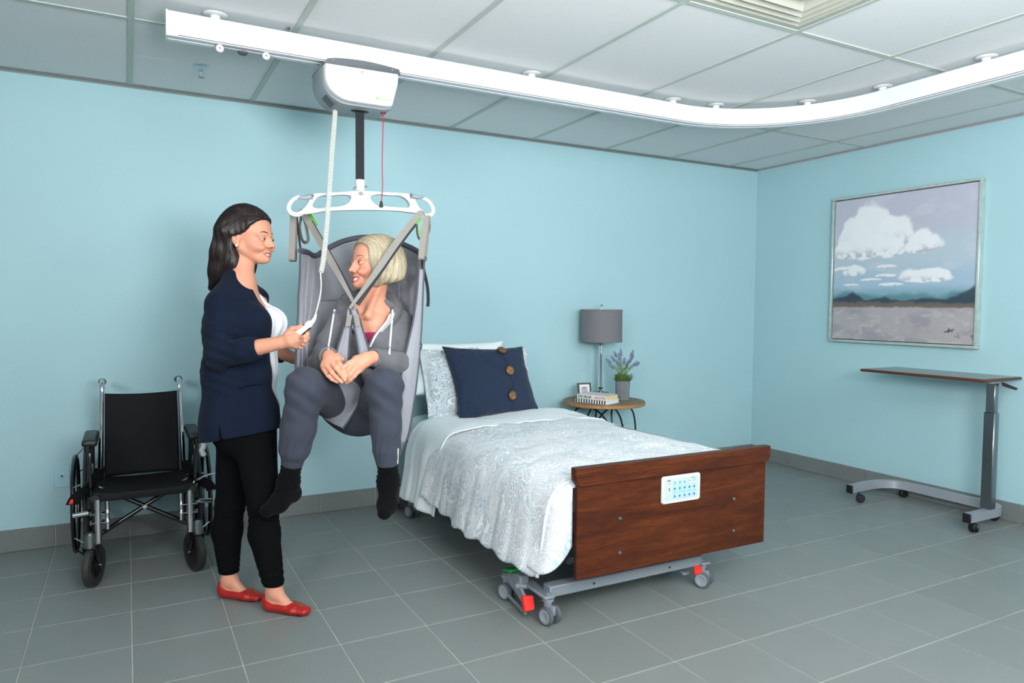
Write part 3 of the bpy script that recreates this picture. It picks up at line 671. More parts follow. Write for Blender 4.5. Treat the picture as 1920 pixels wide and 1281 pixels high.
# ---- books, photo frame, planter
def onz(u, v, z):
    r = fw+(u-960)/F_PX*RX-(v-640.5)/F_PX*UX; return CAM+(z-CAM[2])/r[2]*r
yb = -.405
bx = np.array([.40, -.9165, 0]); by = np.array([.9165, .40, 0]); ez = np.array([0, 0, 1.])
def book(name, P0, L_, D_, H_, cover, pages, spine_fn, label, z0):
    b = thing(name, label, 'book', (P0[0], P0[1], z0), 0, 'books on the bedside table')
    R = np.array([bx, by, ez]).T
    def bxx(nm, a, c, m, bev=.0006):
        a = np.array(a); c = np.array(c); return MB().box(P0+R@((a+c)/2)+(0, 0, z0), c-a, bev, R=R).build(nm, m, b)
    bxx('cover', (0, 0, 0), (L_, D_, .0025), cover); bxx('cover', (0, 0, H_-.0025), (L_, D_, H_), cover); bxx('spine', (0, 0, 0), (L_, .003, H_), cover, .001)
    bxx('pages', (.003, .003, .0025), (L_-.003, D_-.004, H_-.0025), pages)
    spine_fn(b, R); return b
M['striped'] = mat('white_cloth_cover', 'e9e7e2', .6); M['cream_pages'] = mat('cream_pages', 'e2c795', .8, bump=(400, .0005, (.05, .05, 1))); M['white_pages'] = mat('white_pages', 'dcdfe2', .8, bump=(400, .0005, (.05, .05, 1)))
M['jacket'] = mat('white_dust_jacket', 'e3e2e0', .35); M['red_ink'] = mat('rust_ink', 'b05a42', .6); M['black_ink'] = mat('black_ink', '26262a', .6)
P0 = aty(1079, 752, -.275); P0[2] = 0
L1 = .205
def stripes(b, R):
    for k in range(12):
        x = .004+k*.0202; MB().box(P0+R@np.array((x+.0045, -.0004, .0135))+(0, 0, TZ), (.0095, .0016, .027), .0006, R=R).build('stripe', M['black_ink'], b)
b1 = book('book', P0, .242, .172, .027, M['striped'], M['white_pages'], stripes, 'black and white striped hardback, lower of the two books', TZ)
P1 = P0+bx*.010+by*.006
def title(b, R):
    o_ = P1+R@np.array((.006, -.0004, .0065))+(0, 0, TZ+.0275)
    text('spine_lettering', 'ZOE HELLER', .0225, o_, bx, ez, M['black_ink'], b, bold=.0006)
    text('spine_lettering', '•', .02, o_+bx*.118, bx, ez, M['black_ink'], b)
    text('spine_lettering', 'BELIEVERS', .0215, o_+bx*.132, bx, ez, M['red_ink'], b, bold=.0002)
def fit_text(o, W):
    me = o.data; V = np.zeros(len(me.vertices)*3); me.vertices.foreach_get('co', V); V = V.reshape(-1, 3); d = V@bx; d0 = d.min(); s_ = W/(d.max()-d0)
    V = V+np.outer((d-d0)*(s_-1), bx); me.vertices.foreach_set('co', V.ravel()); me.update()
b2 = book('book', P1, .228, .158, .029, M['jacket'], M['cream_pages'], title, 'white-jacketed hardback with cream pages on top of the striped book', TZ+.0275)
tx = [o for o in C.objects if o.name.startswith('spine_lettering')]; fit_text(tx[0], .108); fit_text(tx[2], .084)
R = np.array([bx, by, ez]).T
MB().box(P1+R@np.array((.2245, .08, .0275))+(0, 0, TZ+.0275), (.003, .145, .003), R=R).build('jacket_edge', M['red_ink'], b2)
# picture frame
pf0 = aty(1085, 742, -.30); pfz = TZ
fx = nrm((.995, -.1, 0)); pfw, pfh = .103, .118
O = np.array([aty(1085, 735, -.20)[0], -.20, pfz]); back = np.array([.1*.25, .97*.25, 0.]) ; eyv = nrm((fx[1]*-.0+.03, .22, 1)); ezv = nrm(np.cross(fx, eyv))
pf = thing('photo_frame', 'small dark grey picture frame with a child portrait behind the books', 'photo frame', O, 0)
def frm(x0, x1, y0, y1, t0, t1, nm, m): return MB().prism([(x0, y0), (x1, y0), (x1, y1), (x0, y1)], t0, t1, O, fx, eyv, ezv).build(nm, m, pf, smooth=0)
M['fr_dark'] = mat('charcoal_frame', '4c4f52', .5); bwid = .012
for a in ((0, pfw, 0, bwid), (0, pfw, pfh-bwid, pfh), (0, bwid, bwid, pfh-bwid), (pfw-bwid, pfw, bwid, pfh-bwid)): frm(*a, -.006, .008, 'frame_side', M['fr_dark'])
frm(bwid, pfw-bwid, bwid, pfh-bwid, -.002, .003, 'mount', mat('white_mount', 'eceae6', .7))
ph = frm(.026, pfw-.026, .022, pfh-.026, .0031, .0036, 'photo', mat('photo_backdrop', 'a9acb8', .4))
MB().sphere(O+fx*.052+eyv*.070+ezv*.004, (.0095, .002, .012), 14, 8).build('portrait_face', mat('photo_skin', 'c99f8c', .5), pf)
MB().sphere(O+fx*.052+eyv*.078+ezv*.0035, (.010, .0015, .008), 14, 8).build('portrait_hair', mat('photo_hair', '4a3c3a', .5), pf)
MB().prism([(-.020, 0), (.020, 0), (.018, .018), (.008, .026), (-.006, .026), (-.017, .016)], 0, .0012, O+fx*.052+eyv*.030+ezv*.0037, fx, eyv, ezv).build('portrait_shirt', mat('photo_pink', 'c4649b', .5), pf)
MB().prism([(0.04, 0), (.06, 0), (.055, .08), (.045, .08)], 0, .002, O-ezv*.008+np.array([0, .045, 0]), fx, nrm(eyv*1-np.array([0, .62, 0])), (0, -1, 0)).build('easel_back', M['fr_dark'], pf)
# planter with lavender
PX, PYY = aty(1167, 742, -.33)[0], -.33
potr = .050; pz0 = TZ; pz1 = at_z2 = aty(1167, 714, PYY)[2]
M['zinc'] = mat('ribbed_grey_ceramic', '6f7478', .75, bump=(70, .001), var=(50, .15, (1, 1, .2)))
pot = thing('planter', 'ribbed grey pot of purple lavender on the bedside table', 'potted plant', (PX, PYY, TZ))
nr = 84; th = np.arange(nr)/nr*2*PI; rib = np.where(np.arange(nr) % 3 == 0, -.0016, .0008)
V = []; F = []
rows = [(.86, 0, 0), (.92, .002, 0), (.93, .006, 1), (1.0, pz1-pz0-.014, 1), (1.015, pz1-pz0-.012, 0), (1.03, pz1-pz0-.004, 0), (1.02, pz1-pz0, 0), (.94, pz1-pz0, 0), (.93, pz1-pz0-.02, 0), (0, pz1-pz0-.02, 0)]
for (k, z_, rb) in rows: V += [(PX+(potr*k+rb*rib[i])*math.cos(th[i]), PYY+(potr*k+rb*rib[i])*math.sin(th[i]), pz0+z_) for i in range(nr)]
F = [(i*nr+k, i*nr+(k+1) % nr, (i+1)*nr+(k+1) % nr, (i+1)*nr+k) for i in range(len(rows)-1) for k in range(nr)]+[tuple(range(nr))[::-1]]
mb = MB(); mb.add(V, F); mb.build('pot', M['zinc'], pot, smooth=30)
rg = random.Random(5)
M['lav_leaf'] = mat('lavender_leaf', '6f8f5a', .7, var=(60, .25)); M['lav_leaf2'] = mat('lavender_base_leaf', '56703a', .7, var=(60, .25)); M['lav'] = mat('lavender_flower', '7d7aa0', .8, var=(90, .25))
lv = MB(); lv2 = MB()
tops = [(1147, 672), (1160, 668), (1138, 678), (1152, 664), (1164, 660), (1171, 676), (1180, 680), (1187, 670), (1194, 682), (1187, 662), (1176, 690), (1156, 680), (1198, 684), (1143, 688), (1184, 676)]
for k, (u, v) in enumerate(tops):
    yy = PYY+rg.uniform(-.05, .05); tp = aty(u, v-3, yy); b0 = np.array([PX+rg.uniform(-.02, .02), PYY+rg.uniform(-.02, .02), pz1-.01])
    mid = (b0+tp)/2+np.array([(tp[0]-PX)*-.12, 0, .01]); P = spl([b0, mid, tp], 10); lv.tube(P, .0011, 5)
    st = MB(); d = nrm(P[-1]-P[-3]); Lf = rg.uniform(.042, .055)
    for q in range(34):
        t = q/34; a = q*2.4; r = .0065*math.sin(PI*min(1, .25+t*.72))+.002; x, y, dd = frame(d)
        c = tp-d*Lf*(.75-t)+(math.cos(a)*x+math.sin(a)*y)*r; st.sphere(c, .0033*(1.15-.5*t), 6, 4)
    st.build('flower_spike', M['lav'], pot, smooth=180)
    for q in range(20):
        t = rg.uniform(.15, .8); c = P[int(t*9)]; a = rg.uniform(0, 2*PI); e = c+np.array([math.cos(a)*.5, math.sin(a)*.5, rg.uniform(.4, 1.1)])*rg.uniform(.015, .028)
        lv.tube([c, (c+e)/2+(0, 0, .002), e], 0, flat=(.0018, .0004, (math.sin(a), -math.cos(a), .2)))
for q in range(420):
    a = rg.uniform(0, 2*PI); r = rg.uniform(0, .045); c = np.array([PX+r*math.cos(a), PYY+r*math.sin(a), pz1-.012]); o_ = r/.045*.025
    e = c+np.array([math.cos(a)*o_+rg.uniform(-.01, .01), math.sin(a)*o_+rg.uniform(-.01, .01), rg.uniform(.02, .062)])
    lv2.tube([c, (c+e)/2, e], 0, flat=(.0022, .0005, (math.sin(a), -math.cos(a), 0)))
o = lv.build('stems', M['lav_leaf'], pot, smooth=0); o['kind'] = 'stuff'
o = lv2.build('foliage', M['lav_leaf2'], pot, smooth=0); o['kind'] = 'stuff'

# ---- painting
pt = thing('painting', 'large square framed painting of white clouds over a grey beach', 'painting', (-.03, -1.3, 1.01))
y0p, y1p, z0p, z1p = -1.815, -.762, 1.018, 2.068      # outside of frame, flush to the wall
M['fr_silver'] = mat('pale_silver_frame', 'b9c7c3', .35, metal=.35, bump=(50, .001), var=(30, .12)); M['fr_in'] = mat('dark_inner_edge', '4a423e', .5)
fwid = .018; dpt = .045
for (a, b, c_, d_) in ((y0p, y1p, z0p, z0p+fwid), (y0p, y1p, z1p-fwid, z1p), (y0p, y0p+fwid, z0p+fwid, z1p-fwid), (y1p-fwid, y1p, z0p+fwid, z1p-fwid)):
    MB().box((-dpt/2, (a+b)/2, (c_+d_)/2), (dpt, b-a, d_-c_), .003).build('frame_side', M['fr_silver'], pt)
MB().box((-.016, (y0p+y1p)/2, (z0p+z1p)/2), (.024, y1p-y0p-2*fwid, z1p-z0p-2*fwid)).build('shadow_gap', M['fr_in'], pt, smooth=0)
n = 230; a = np.linspace(0, 1, n); Uc, Vc = np.meshgrid(a, a, indexing='ij')          # u left->right as seen, v up
py0, py1, pz0_, pz1_ = y1p-fwid-.006, y0p+fwid+.006, z0p+fwid+.006, z1p-fwid-.006
def L3(c): return np.array(lin(c)[:3])
def mixa(c, col, m_): return c*(1-m_[..., None])+L3(col)*m_[..., None]
def sm(x, a_, b_): t = np.clip((x-a_)/(b_-a_), 0, 1); return t*t*(3-2*t)
n1 = fbm(Uc*6, Vc*14, 3, 5); n2 = fbm(Uc*22, Vc*40, 9, 4); n3 = fbm(Uc*9, Vc*9, 14, 5)
c = np.zeros((n, n, 3))+L3('b6b7c6'); c = mixa(c, 'afbfca', sm(Vc, .80, .62)); c = mixa(c, 'a0b8cb', sm(Vc, .55, .42)); c = mixa(c, 'c3c6cf', sm(n1, .5, .7)*.5)
def cloud(c, cx, cy, rx, ry, topc='e6e8ea', seed=1, base=.35):
    wob = fbm(Uc*9+seed, Vc*9, seed, 5)-.5; dx = (Uc-cx)/rx; dy = (Vc-cy)/ry; r = np.sqrt(dx**2+np.where(dy < 0, (dy*2.2)**2, dy**2))+wob*.75
    m_ = sm(r, 1.06, .86); c = mixa(c, topc, m_*.95); sh_ = sm(dy, .35, -.3)*m_*sm(fbm(Uc*25, Vc*30, seed+4, 3), .35, .6); return mixa(c, 'a3a4b2', sh_*base*2)
for q in ((.30, .70, .19, .24, 1), (.16, .68, .15, .17, 2), (.44, .70, .15, .16, 3), (.25, .62, .22, .13, 4), (.40, .62, .17, .12, 5), (.66, .63, .16, .11, 6), (.08, .62, .10, .10, 7), (.17, .475, .10, .055, 8), (.70, .425, .19, .07, 9), (.42, .505, .08, .02, 10), (.42, .445, .08, .018, 11), (.30, .42, .08, .013, 12), (.45, .385, .10, .013, 13), (.15, .388, .07, .010, 14), (.06, .50, .06, .025, 15)): c = cloud(c, q[0], q[1], q[2], q[3], seed=q[4]*13, base=.42)
hz = .345+.0*Uc
c = mixa(c, '7ba3ae', sm(Vc+(n1-.5)*.05, .385, .33)*.8); c = mixa(c, '4d7a84', sm(Vc+(n3-.5)*.08, .345, .30)*.8)
hill = .285+.055*np.exp(-((Uc-.17)/.06)**2)+.07*sm(Uc, .75, 1.05)+.012*np.sin(Uc*20); c = mixa(c, '2f3d4b', sm(Vc+(n2-.5)*.03, hill+.012, hill-.012)*.92)
c = mixa(c, '6a6159', sm(Vc+(n2-.5)*.03, .272, .255)); c = mixa(c, 'a7a2a4', sm(Vc+(n2-.5)*.025, .238, .222)); sand = sm(Vc, .24, .20)
c = mixa(c, '8f8d95', sand*sm(n1, .45, .7)*.7); c = mixa(c, 'b9b3b3', sand*sm(n2, .55, .7)*.6); c = mixa(c, '6d6b73', sand*sm(n2, .62, .75)*sm(np.abs(Vc-.06), .05, .01)*sm(Uc, .5, .7)*.8)
for (su, sv, eu, ev) in ((.82, .075, .875, .081), (.845, .083, .88, .092), (.846, .070, .850, .096)):
    dx, dy = eu-su, ev-sv; t = np.clip(((Uc-su)*dx+(Vc-sv)*dy)/(dx*dx+dy*dy), 0, 1); dd = np.hypot(Uc-su-t*dx, Vc-sv-t*dy); c = mixa(c, '1f1f24', sm(dd, .0035, .0018))
G = np.stack([-.033-.0012*n2, py0+(py1-py0)*Uc, pz0_+(pz1_-pz0_)*Vc], -1)
idx = np.arange(n*n).reshape(n, n); Fq = np.stack([idx[:-1, :-1], idx[1:, :-1], idx[1:, 1:], idx[:-1, 1:]], -1).reshape(-1, 4)
obj('canvas', G.reshape(-1, 3), Fq, mat('oil_paint', 'ffffff', .55, vcol=True), pt, smooth=180, cols=c.reshape(-1, 3))
MB().box((-.026, (py0+py1)/2, (pz0_+pz1_)/2), (.012, abs(py1-py0), pz1_-pz0_)).build('stretcher', M['fr_in'], pt, smooth=0)

# ---- overbed table
ot = thing('overbed_table', 'rolling overbed table with walnut laminate top on a grey C-shaped base', 'table', (-.25, -1.7, 0))
M['walnut'] = mat('walnut_edge', '552c18', .4); M['lam'] = wood('brown_laminate', '4a3a32', '5d4b41', '6e5a4e', 1, 1, .25, .3)
ty0, ty1, tx0, tx1, tz = -2.095, -1.325, -.455, -.07, .872
MB().box(((tx0+tx1)/2, (ty0+ty1)/2, tz-.0085), (tx1-tx0, ty1-ty0, .017), .006, seg=2).build('table_edge', M['walnut'], ot)
MB().box(((tx0+tx1)/2, (ty0+ty1)/2, tz+.0004), (tx1-tx0-.012, ty1-ty0-.012, .0012)).build('table_top', M['lam'], ot, smooth=0)
cx_, cy_ = -.262, -2.035
colz = .10
MB().box((cx_, cy_, .39), (.048, .062, .56), .004).build('lower_column', M['steel'], ot)
MB().box((cx_, cy_, .75), (.038, .050, .20), .003).build('upper_column', M['steel'], ot)
MB().box((cx_-.01, cy_+.02, tz-.0245), (.12, .11, .014), .003).build('top_bracket', M['silver'], ot)
MB().prism([(0, 0), (.055, -.022), (.075, -.03), (.07, -.04), (.03, -.03), (0, -.02)], -.012, .012, (cx_+.03, cy_-.035, tz-.025), (.3, -.95, 0), (0, 0, 1), (.95, .3, 0)).build('release_lever', M['black_pl'], ot)
bz = .085
loop = [(-.50, -1.315), (-.30, -1.30), (-.19, -1.315), (-.115, -1.36), (-.09, -1.45), (-.088, -1.70), (-.088, -1.90), (-.10, -1.98), (-.15, -2.03), (-.22, -2.045), (-.30, -2.045), (-.48, -2.045)]
P = np.array([(x, y, bz) for x, y in spl(loop, 60)])
MB().tube(P, 0, flat=(.025, .021, (0, 0, 1))).build('base', M['silver'], ot)
for (x, y) in ((-.50, -1.315), (-.482, -2.045)): MB().box((x-.004, y, bz), (.012, .044, .052), .002).build('end_cap', M['black_pl'], ot)
c0 = None
for (x, y, r) in ((-.455, -1.345, .5), (-.085, -1.40, 1.2), (-.43, -2.045, -.4), (-.09, -1.97, .3)):
    Mx = Matrix.Translation(Vector((x+.25, y+1.7, 0))) @ Matrix.Rotation(r, 4, 'Z')
    if c0 is None:
        c0 = bpy.data.objects.new('caster', None); link(c0, ot, Mx)
        for s_ in (-1, 1): MB().lathe([(0, .003*s_), (.020, .003*s_), (.0255, .008*s_), (.0265, .013*s_), (.022, .018*s_), (0, .019*s_)], (0, -.012, .0268), (1, 0, 0), 22).build('wheel', M['black_pl'], c0, local=True)
        MB().sphere((0, -.008, .038), (.014, .022, .018), 14, 8).cyl((0, 0, .045), (0, 0, .066), .007, n=10).build('fork', M['black_pl'], c0, local=True)
    else: dup(c0, ot, Mx)
# low cable running along the right skirting top
# ================================================================ ceiling lift
rail = thing('ceiling_rail', 'white ceiling hoist rail that curves round the corner of the room', 'rail', (-3, -1.22, 2.27))
RY, RXX = -1.22, -1.19; zt_, zb_ = 2.378, 2.283
def arc_path(x0, R_=.743, n=22, yend=-4.6):
    P = [(x0, RY), (-1.934, RY)]; c = (-1.934, RY-R_)
    P += [(c[0]+R_*math.sin(t), c[1]+R_*math.cos(t)) for t in np.linspace(0, PI/2, n)[1:]]; P.append((RXX, yend)); return P
path = arc_path(-4.488)
P3 = np.array([(x, y, 0) for x, y in path])
prof = [(-.034, zb_), (-.034, zt_-.003), (-.031, zt_), (.031, zt_), (.034, zt_-.003), (.034, zb_), (.010, zb_), (.010, zb_+.014), (-.010, zb_+.014), (-.010, zb_)]
def sweep(path, prof, name, m, parent, ends=True):
    n = len(prof); V = []; F = []
    for i, p in enumerate(path):
        p = np.array(p, float); a = np.array(path[max(i-1, 0)]); b = np.array(path[min(i+1, len(path)-1)]); t = nrm(b-a); nn = np.array([-t[1], t[0]])
        V += [(p[0]+nn[0]*q[0], p[1]+nn[1]*q[0], q[1]) for q in prof]
    for i in range(len(path)-1): F += [(i*n+k, i*n+(k+1) % n, (i+1)*n+(k+1) % n, (i+1)*n+k) for k in range(n)]
    F += [tuple(range(n))[::-1], tuple((len(path)-1)*n+k for k in range(n))]
    mb = MB(); mb.add(V, F); return mb.build(name, m, parent, smooth=30)
sweep([(-4.483, RY), (-1.9348, RY)], prof, 'rail_section', M['white_alu'], rail)
sweep([(-1.9332, RY)]+path[2:-1][:-1]+[(RXX, RY-.7425)], prof, 'rail_section', M['white_alu'], rail)
sweep([(RXX, RY-.744), (RXX, -4.6)], prof, 'rail_section', M['white_alu'], rail)
sweep([(-4.490, RY), (-4.4832, RY)], [(-.035, zb_-.001), (-.035, zt_+.001), (.035, zt_+.001), (.035, zb_-.001)], 'end_cap', M['white_pl'], rail)
M['groove'] = mat('dark_groove', '4d5052', .6)
for s_ in (-1, 1):
    sweep([(-4.45, RY)]+path[1:], [(s_*.0345, zb_+.0035), (s_*.0345, zb_+.0065), (s_*.033, zb_+.0065), (s_*.033, zb_+.0035)], 'side_groove', M['groove'], rail)
mounts = [(-4.312, RY), (-2.866, RY), (-1.968, RY), (-1.69, -1.262), (-1.30, -1.56), (RXX, -1.934), (RXX, -2.439), (RXX, -3.6)]
for (x, y) in mounts:
    e = MB().lathe([(0, 0), (.040, 0), (.047, -.002), (.040, -.008), (.020, -.0095), (0, -.0095)], (x, y, RH+.002), n=32).build('mount', M['white_pl'], rail)
    MB().cyl((x, y, RH-.005), (x, y, zt_), .019, n=24).build('post', M['white_pl'], e)
    MB().cyl((x, y, zt_+.003), (x, y, zt_), .022, n=24).build('clamp', M['steel'], e)
# spare trolley hanging in the rail
tr = thing('rail_trolley', 'small grey trolley plate with two white wheels hanging under the rail end', 'trolley', (-4.21, RY, 2.26))
MB().box((-4.21, RY-.004, zb_-.007), (.20, .032, .006), .002).build('plate', M['silver'], tr)
for dx_ in (-.088, .088):
    MB().lathe([(0, -.006), (.013, -.006), (.0155, -.003), (.0155, .003), (.013, .006), (0, .006)], (-4.21+dx_, RY-.018, zb_-.014), (0, 1, 0), 20).build('wheel', M['white_pl'], tr)
    MB().cyl((-4.21+dx_, RY-.026, zb_-.014), (-4.21+dx_, RY-.006, zb_-.014), .004, n=10).build('axle', M['steel'], tr)
MB().cyl((-4.21, RY-.004, zb_-.010), (-4.21, RY-.004, zb_-.018), .022, .016, 20).build('swivel', M['groove'], tr)

# ---- motor unit
lift = thing('ceiling_lift', 'white and grey ceiling lift motor hanging from the rail', 'patient lift', (-3.73, RY, 2.12))
M['lift_grey'] = mat('lift_side_grey', '8f989e', .4); M['lift_band'] = mat('lift_band', '5a6065', .5)
x0_, x1_ = -3.905, -3.583; zt2, zb2 = 2.262, 2.112
def lprof(k=0, bot=0):                       # outline in x,z : round lower left corner, slanted right side
    P = [(x0_-k, zt2), (x0_-k-.001, 2.215)]
    for t in np.linspace(0, 1, 12)[1:]:
        a = PI-t*PI/2; P.append((x0_-k+.11+(.11)*math.cos(a), 2.205-(2.205-zb2+bot)*math.sin(PI-a)))
    P += [(-3.635+k*.3, zb2-bot), (-3.612+k, zb2+.008-bot), (x1_-.004+k, 2.215), (x1_+k, zt2)]
    return P
fp = lprof()
def shell(y0, y1, sc0, sc1, name, m, bev):
    P = fp; return MB().prism(P, 0, abs(y1-y0), (0, y0, 0), (1, 0, 0), (0, 0, 1), (0, -1 if y1 < y0 else 1, 0), bev=bev).build(name, m, lift, smooth=50)
shell(-1.285, -1.325, 1, 1, 'front_cover', M['white_pl'], .010)
mb = MB(); mb.prism(lprof(.004, .008), 0, .175, (0, -1.292, 0), (1, 0, 0), (0, 0, 1), (0, 1, 0), bev=.008); mb.build('body', M['lift_grey'], lift, smooth=50)
shell(-1.112, -1.135, 1, 1, 'back_cover', M['white_pl'], .008)
top = [(x0_-.006, 2.252), (x1_+.004, 2.256), (x1_-.002, 2.276)]+[(x1_-.002+(x0_+.012-x1_)*t, 2.276+.011*math.sin(PI*t)*1.0) for t in np.linspace(.1, .9, 9)]+[(x0_+.01, 2.272)]
MB().prism(top, 0, .222, (0, -1.330, 0), (1, 0, 0), (0, 0, 1), (0, 1, 0), bev=.003).build('top_band', M['lift_band'], lift, smooth=50)
for xx in (x0_+.035, x1_-.035): MB().cyl((xx, -1.330, 2.268), (xx, -1.332, 2.268), .004, n=12).build('screw', M['chrome'], lift)
MB().box((-3.745, -1.3262, 2.240), (.020, .001, .020)).build('label_sticker', mat('sticker_white', 'f6f6f6', .4), lift, smooth=0)
gp = mat('sticker_print', '8a8f92', .5)
MB().box((-3.749, -1.3270, 2.240), (.006, .0006, .012)).build('label_print', gp, lift, smooth=0); MB().tube([(-3.741+.004*math.cos(a), -1.3270, 2.240+.005*math.sin(a)) for a in np.linspace(0, 2*PI, 14)], .0006, 4).build('label_ring', gp, lift, smooth=0)
green = mat('leaf_green_print', '8cc870', .5)
text('brand_lettering', 'savaria', .017, (-3.672, -1.3262, 2.136), (1, 0, 0), (0, 0, 1), green, lift)
MB().lathe([(.0065, 0), (.0045, .0004), (.0025, .0004), (.0015, 0)], (-3.682, -1.3262, 2.141), (0, -1, 0), 16).sphere((-3.682, -1.3262, 2.141), (.003, .0008, .003), 10, 6).build('brand_mark', green, lift)
MB().lathe([(0, 0), (.036, 0), (.040, .003), (.040, .006)], (-3.728, RY, 2.1005), n=30, sy=.6).build('belt_slot', M['black_pl'], lift)
MB().box((-3.728, RY, 1.945), (.0385, .003, .33), .001).build('lift_belt', mat('black_webbing', '1b1d20', .8, bump=(500, .0004, (.1, .1, 1))), lift)
Rq = Matrix.Rotation(.75, 3, 'Y')
MB().box((-3.868, -1.235, 2.125), (.052, .075, .006), .002, R=Rq).build('key_panel', M['dgrey_pl'], lift)
MB().cyl((-3.631, RY-.03, 2.106), (-3.631, RY-.03, 2.100), .011, n=16).build('cord_grommet', mat('dark_red', '7a1420', .4), lift)
P = spl([(-3.631, RY-.03, 2.106), (-3.634, RY-.03, 2.0), (-3.637, RY-.03, 1.88), (-3.635, RY-.03, 1.78), (-3.641, RY-.03, 1.712)], 24)
MB().tube(P, .0022, 6).build('emergency_cord', mat('red_cord', 'b5172b', .5), lift)
MB().lathe([(0, 0), (.007, 0), (.009, .006), (.006, .018), (.004, .028), (0, .028)], (-3.641, RY-.03, 1.69), n=14).build('cord_toggle', M['black_pl'], lift)

# ---- spreader bar
bar_ = thing('spreader_bar', 'white plastic spreader bar with two hooks hanging from the black lift belt', 'spreader bar', (-3.728, RY, 1.68))
def pz(u, v): p = aty(u, v, RY); return (p[0], p[2])
outer = [(585, 366), (600, 363), (640, 361), (660, 359.5), (690, 359.5), (715, 361), (750, 363), (768, 366), (775, 372), (779, 381), (785, 391), (793, 399), (786, 400), (740, 396), (675, 394.5), (610, 397), (567, 402), (558, 401), (566, 394), (575, 384), (580, 373)]
hole1 = [(596, 370), (620, 367.5), (650, 366.5), (657, 369), (655, 377), (648, 384), (640, 387), (610, 390), (590, 391), (585, 388), (588, 378)]
hole2 = [(699, 366.5), (730, 367), (752, 369), (760, 374), (767, 384), (766, 389), (755, 390), (720, 387.5), (706, 386), (697, 379), (693, 370)]
cvb = bpy.data.curves.new('bar_body', 'CURVE'); cvb.dimensions = '2D'; cvb.fill_mode = 'BOTH'; cvb.extrude = .011; cvb.bevel_depth = .005; cvb.bevel_resolution = 3; cvb.offset = -.004
for lp_ in (outer, hole1, hole2):
    Q = np.array([pz(*q) for q in lp_]); s_ = cvb.splines.new('BEZIER'); s_.bezier_points.add(len(Q)-1); s_.use_cyclic_u = True
    for b_, q in zip(s_.bezier_points, Q): b_.co = (q[0], q[1], 0); b_.handle_left_type = b_.handle_right_type = 'AUTO'
t_ = bpy.data.objects.new('bar_body', cvb); C.objects.link(t_); me_ = bpy.data.meshes.new_from_object(t_); C.objects.unlink(t_); bpy.data.objects.remove(t_)
V_ = np.array([v.co for v in me_.vertices]); obj('bar_body', np.stack([V_[:, 0], RY+V_[:, 2], V_[:, 1]], 1), [list(p.vertices) for p in me_.polygons], M['white_pl'], bar_, smooth=35)
for s_, pts in ((0, [(562, 369), (552, 373), (544, 381), (541, 390), (544, 398), (551, 402), (560, 402), (568, 398)]), (1, [(789, 369), (796, 373), (804, 378), (810, 387), (812, 395), (809, 402), (800, 405), (790, 402), (784, 396)])):
    P = spl([aty(u, v, RY) for u, v in pts], 30); MB().tube(P, .0085*np.ones(30)+.003*np.linspace(0, 1, 30), 12).build('hook', M['white_pl'], bar_)
    ws = [(583, 369), (571, 372.5), (558, 371.5)] if not s_ else [(767, 368), (780, 371), (793, 370)]
    W = [aty(u, v, RY) for u, v in ws]
    mb = MB()
    for yo in (-.018,): mb.tube([w_+np.array([0, yo, 0]) for w_ in W], np.array([.0125, .009, .004]), 12)
    mb.build('hook_latch', M['lift_grey'], bar_); MB().cyl(W[0]+(0, -.028, 0), W[0]+(0, -.033, 0), .006, n=14).build('latch_pin', M['dgrey_pl'], bar_)
cz = aty(675, 345, RY); bx_ = cz[0]
MB().lathe([(0, 0), (.020, 0), (.020, .036), (.022, .038), (.022, .046), (.018, .050), (0, .050)], (bx_, RY, aty(675, 357, RY)[2]-.004), n=28).build('collar', M['white_pl'], bar_)
MB().cyl((bx_+.018, RY-.006, aty(675, 350, RY)[2]), (bx_+.030, RY-.006, aty(675, 350, RY)[2]+.002), .004).tube([(bx_-.018, RY-.01, aty(675, 352, RY)[2]), (bx_-.030, RY-.012, aty(675, 353, RY)[2]), (bx_-.034, RY-.012, aty(675, 356, RY)[2]), (bx_-.028, RY-.012, aty(675, 357, RY)[2])], .002, 6).build('locking_pin', M['steel'], bar_)
ez_ = aty(674, 364, RY)[2]
MB().lathe([(0, 0), (.010, 0), (.011, .002), (0, .0025)], (bx_-.001, RY-.0155, ez_), (0, -1, 0), 20, sx=1.0, sy=.62).build('badge', M['dgrey_pl'], bar_)
for dx_ in (-.004, .004): MB().cyl((bx_-.001+dx_, RY-.018, ez_), (bx_-.001+dx_, RY-.0188, ez_), .0028, n=12).build('badge_symbol', M['white_pl'], bar_)
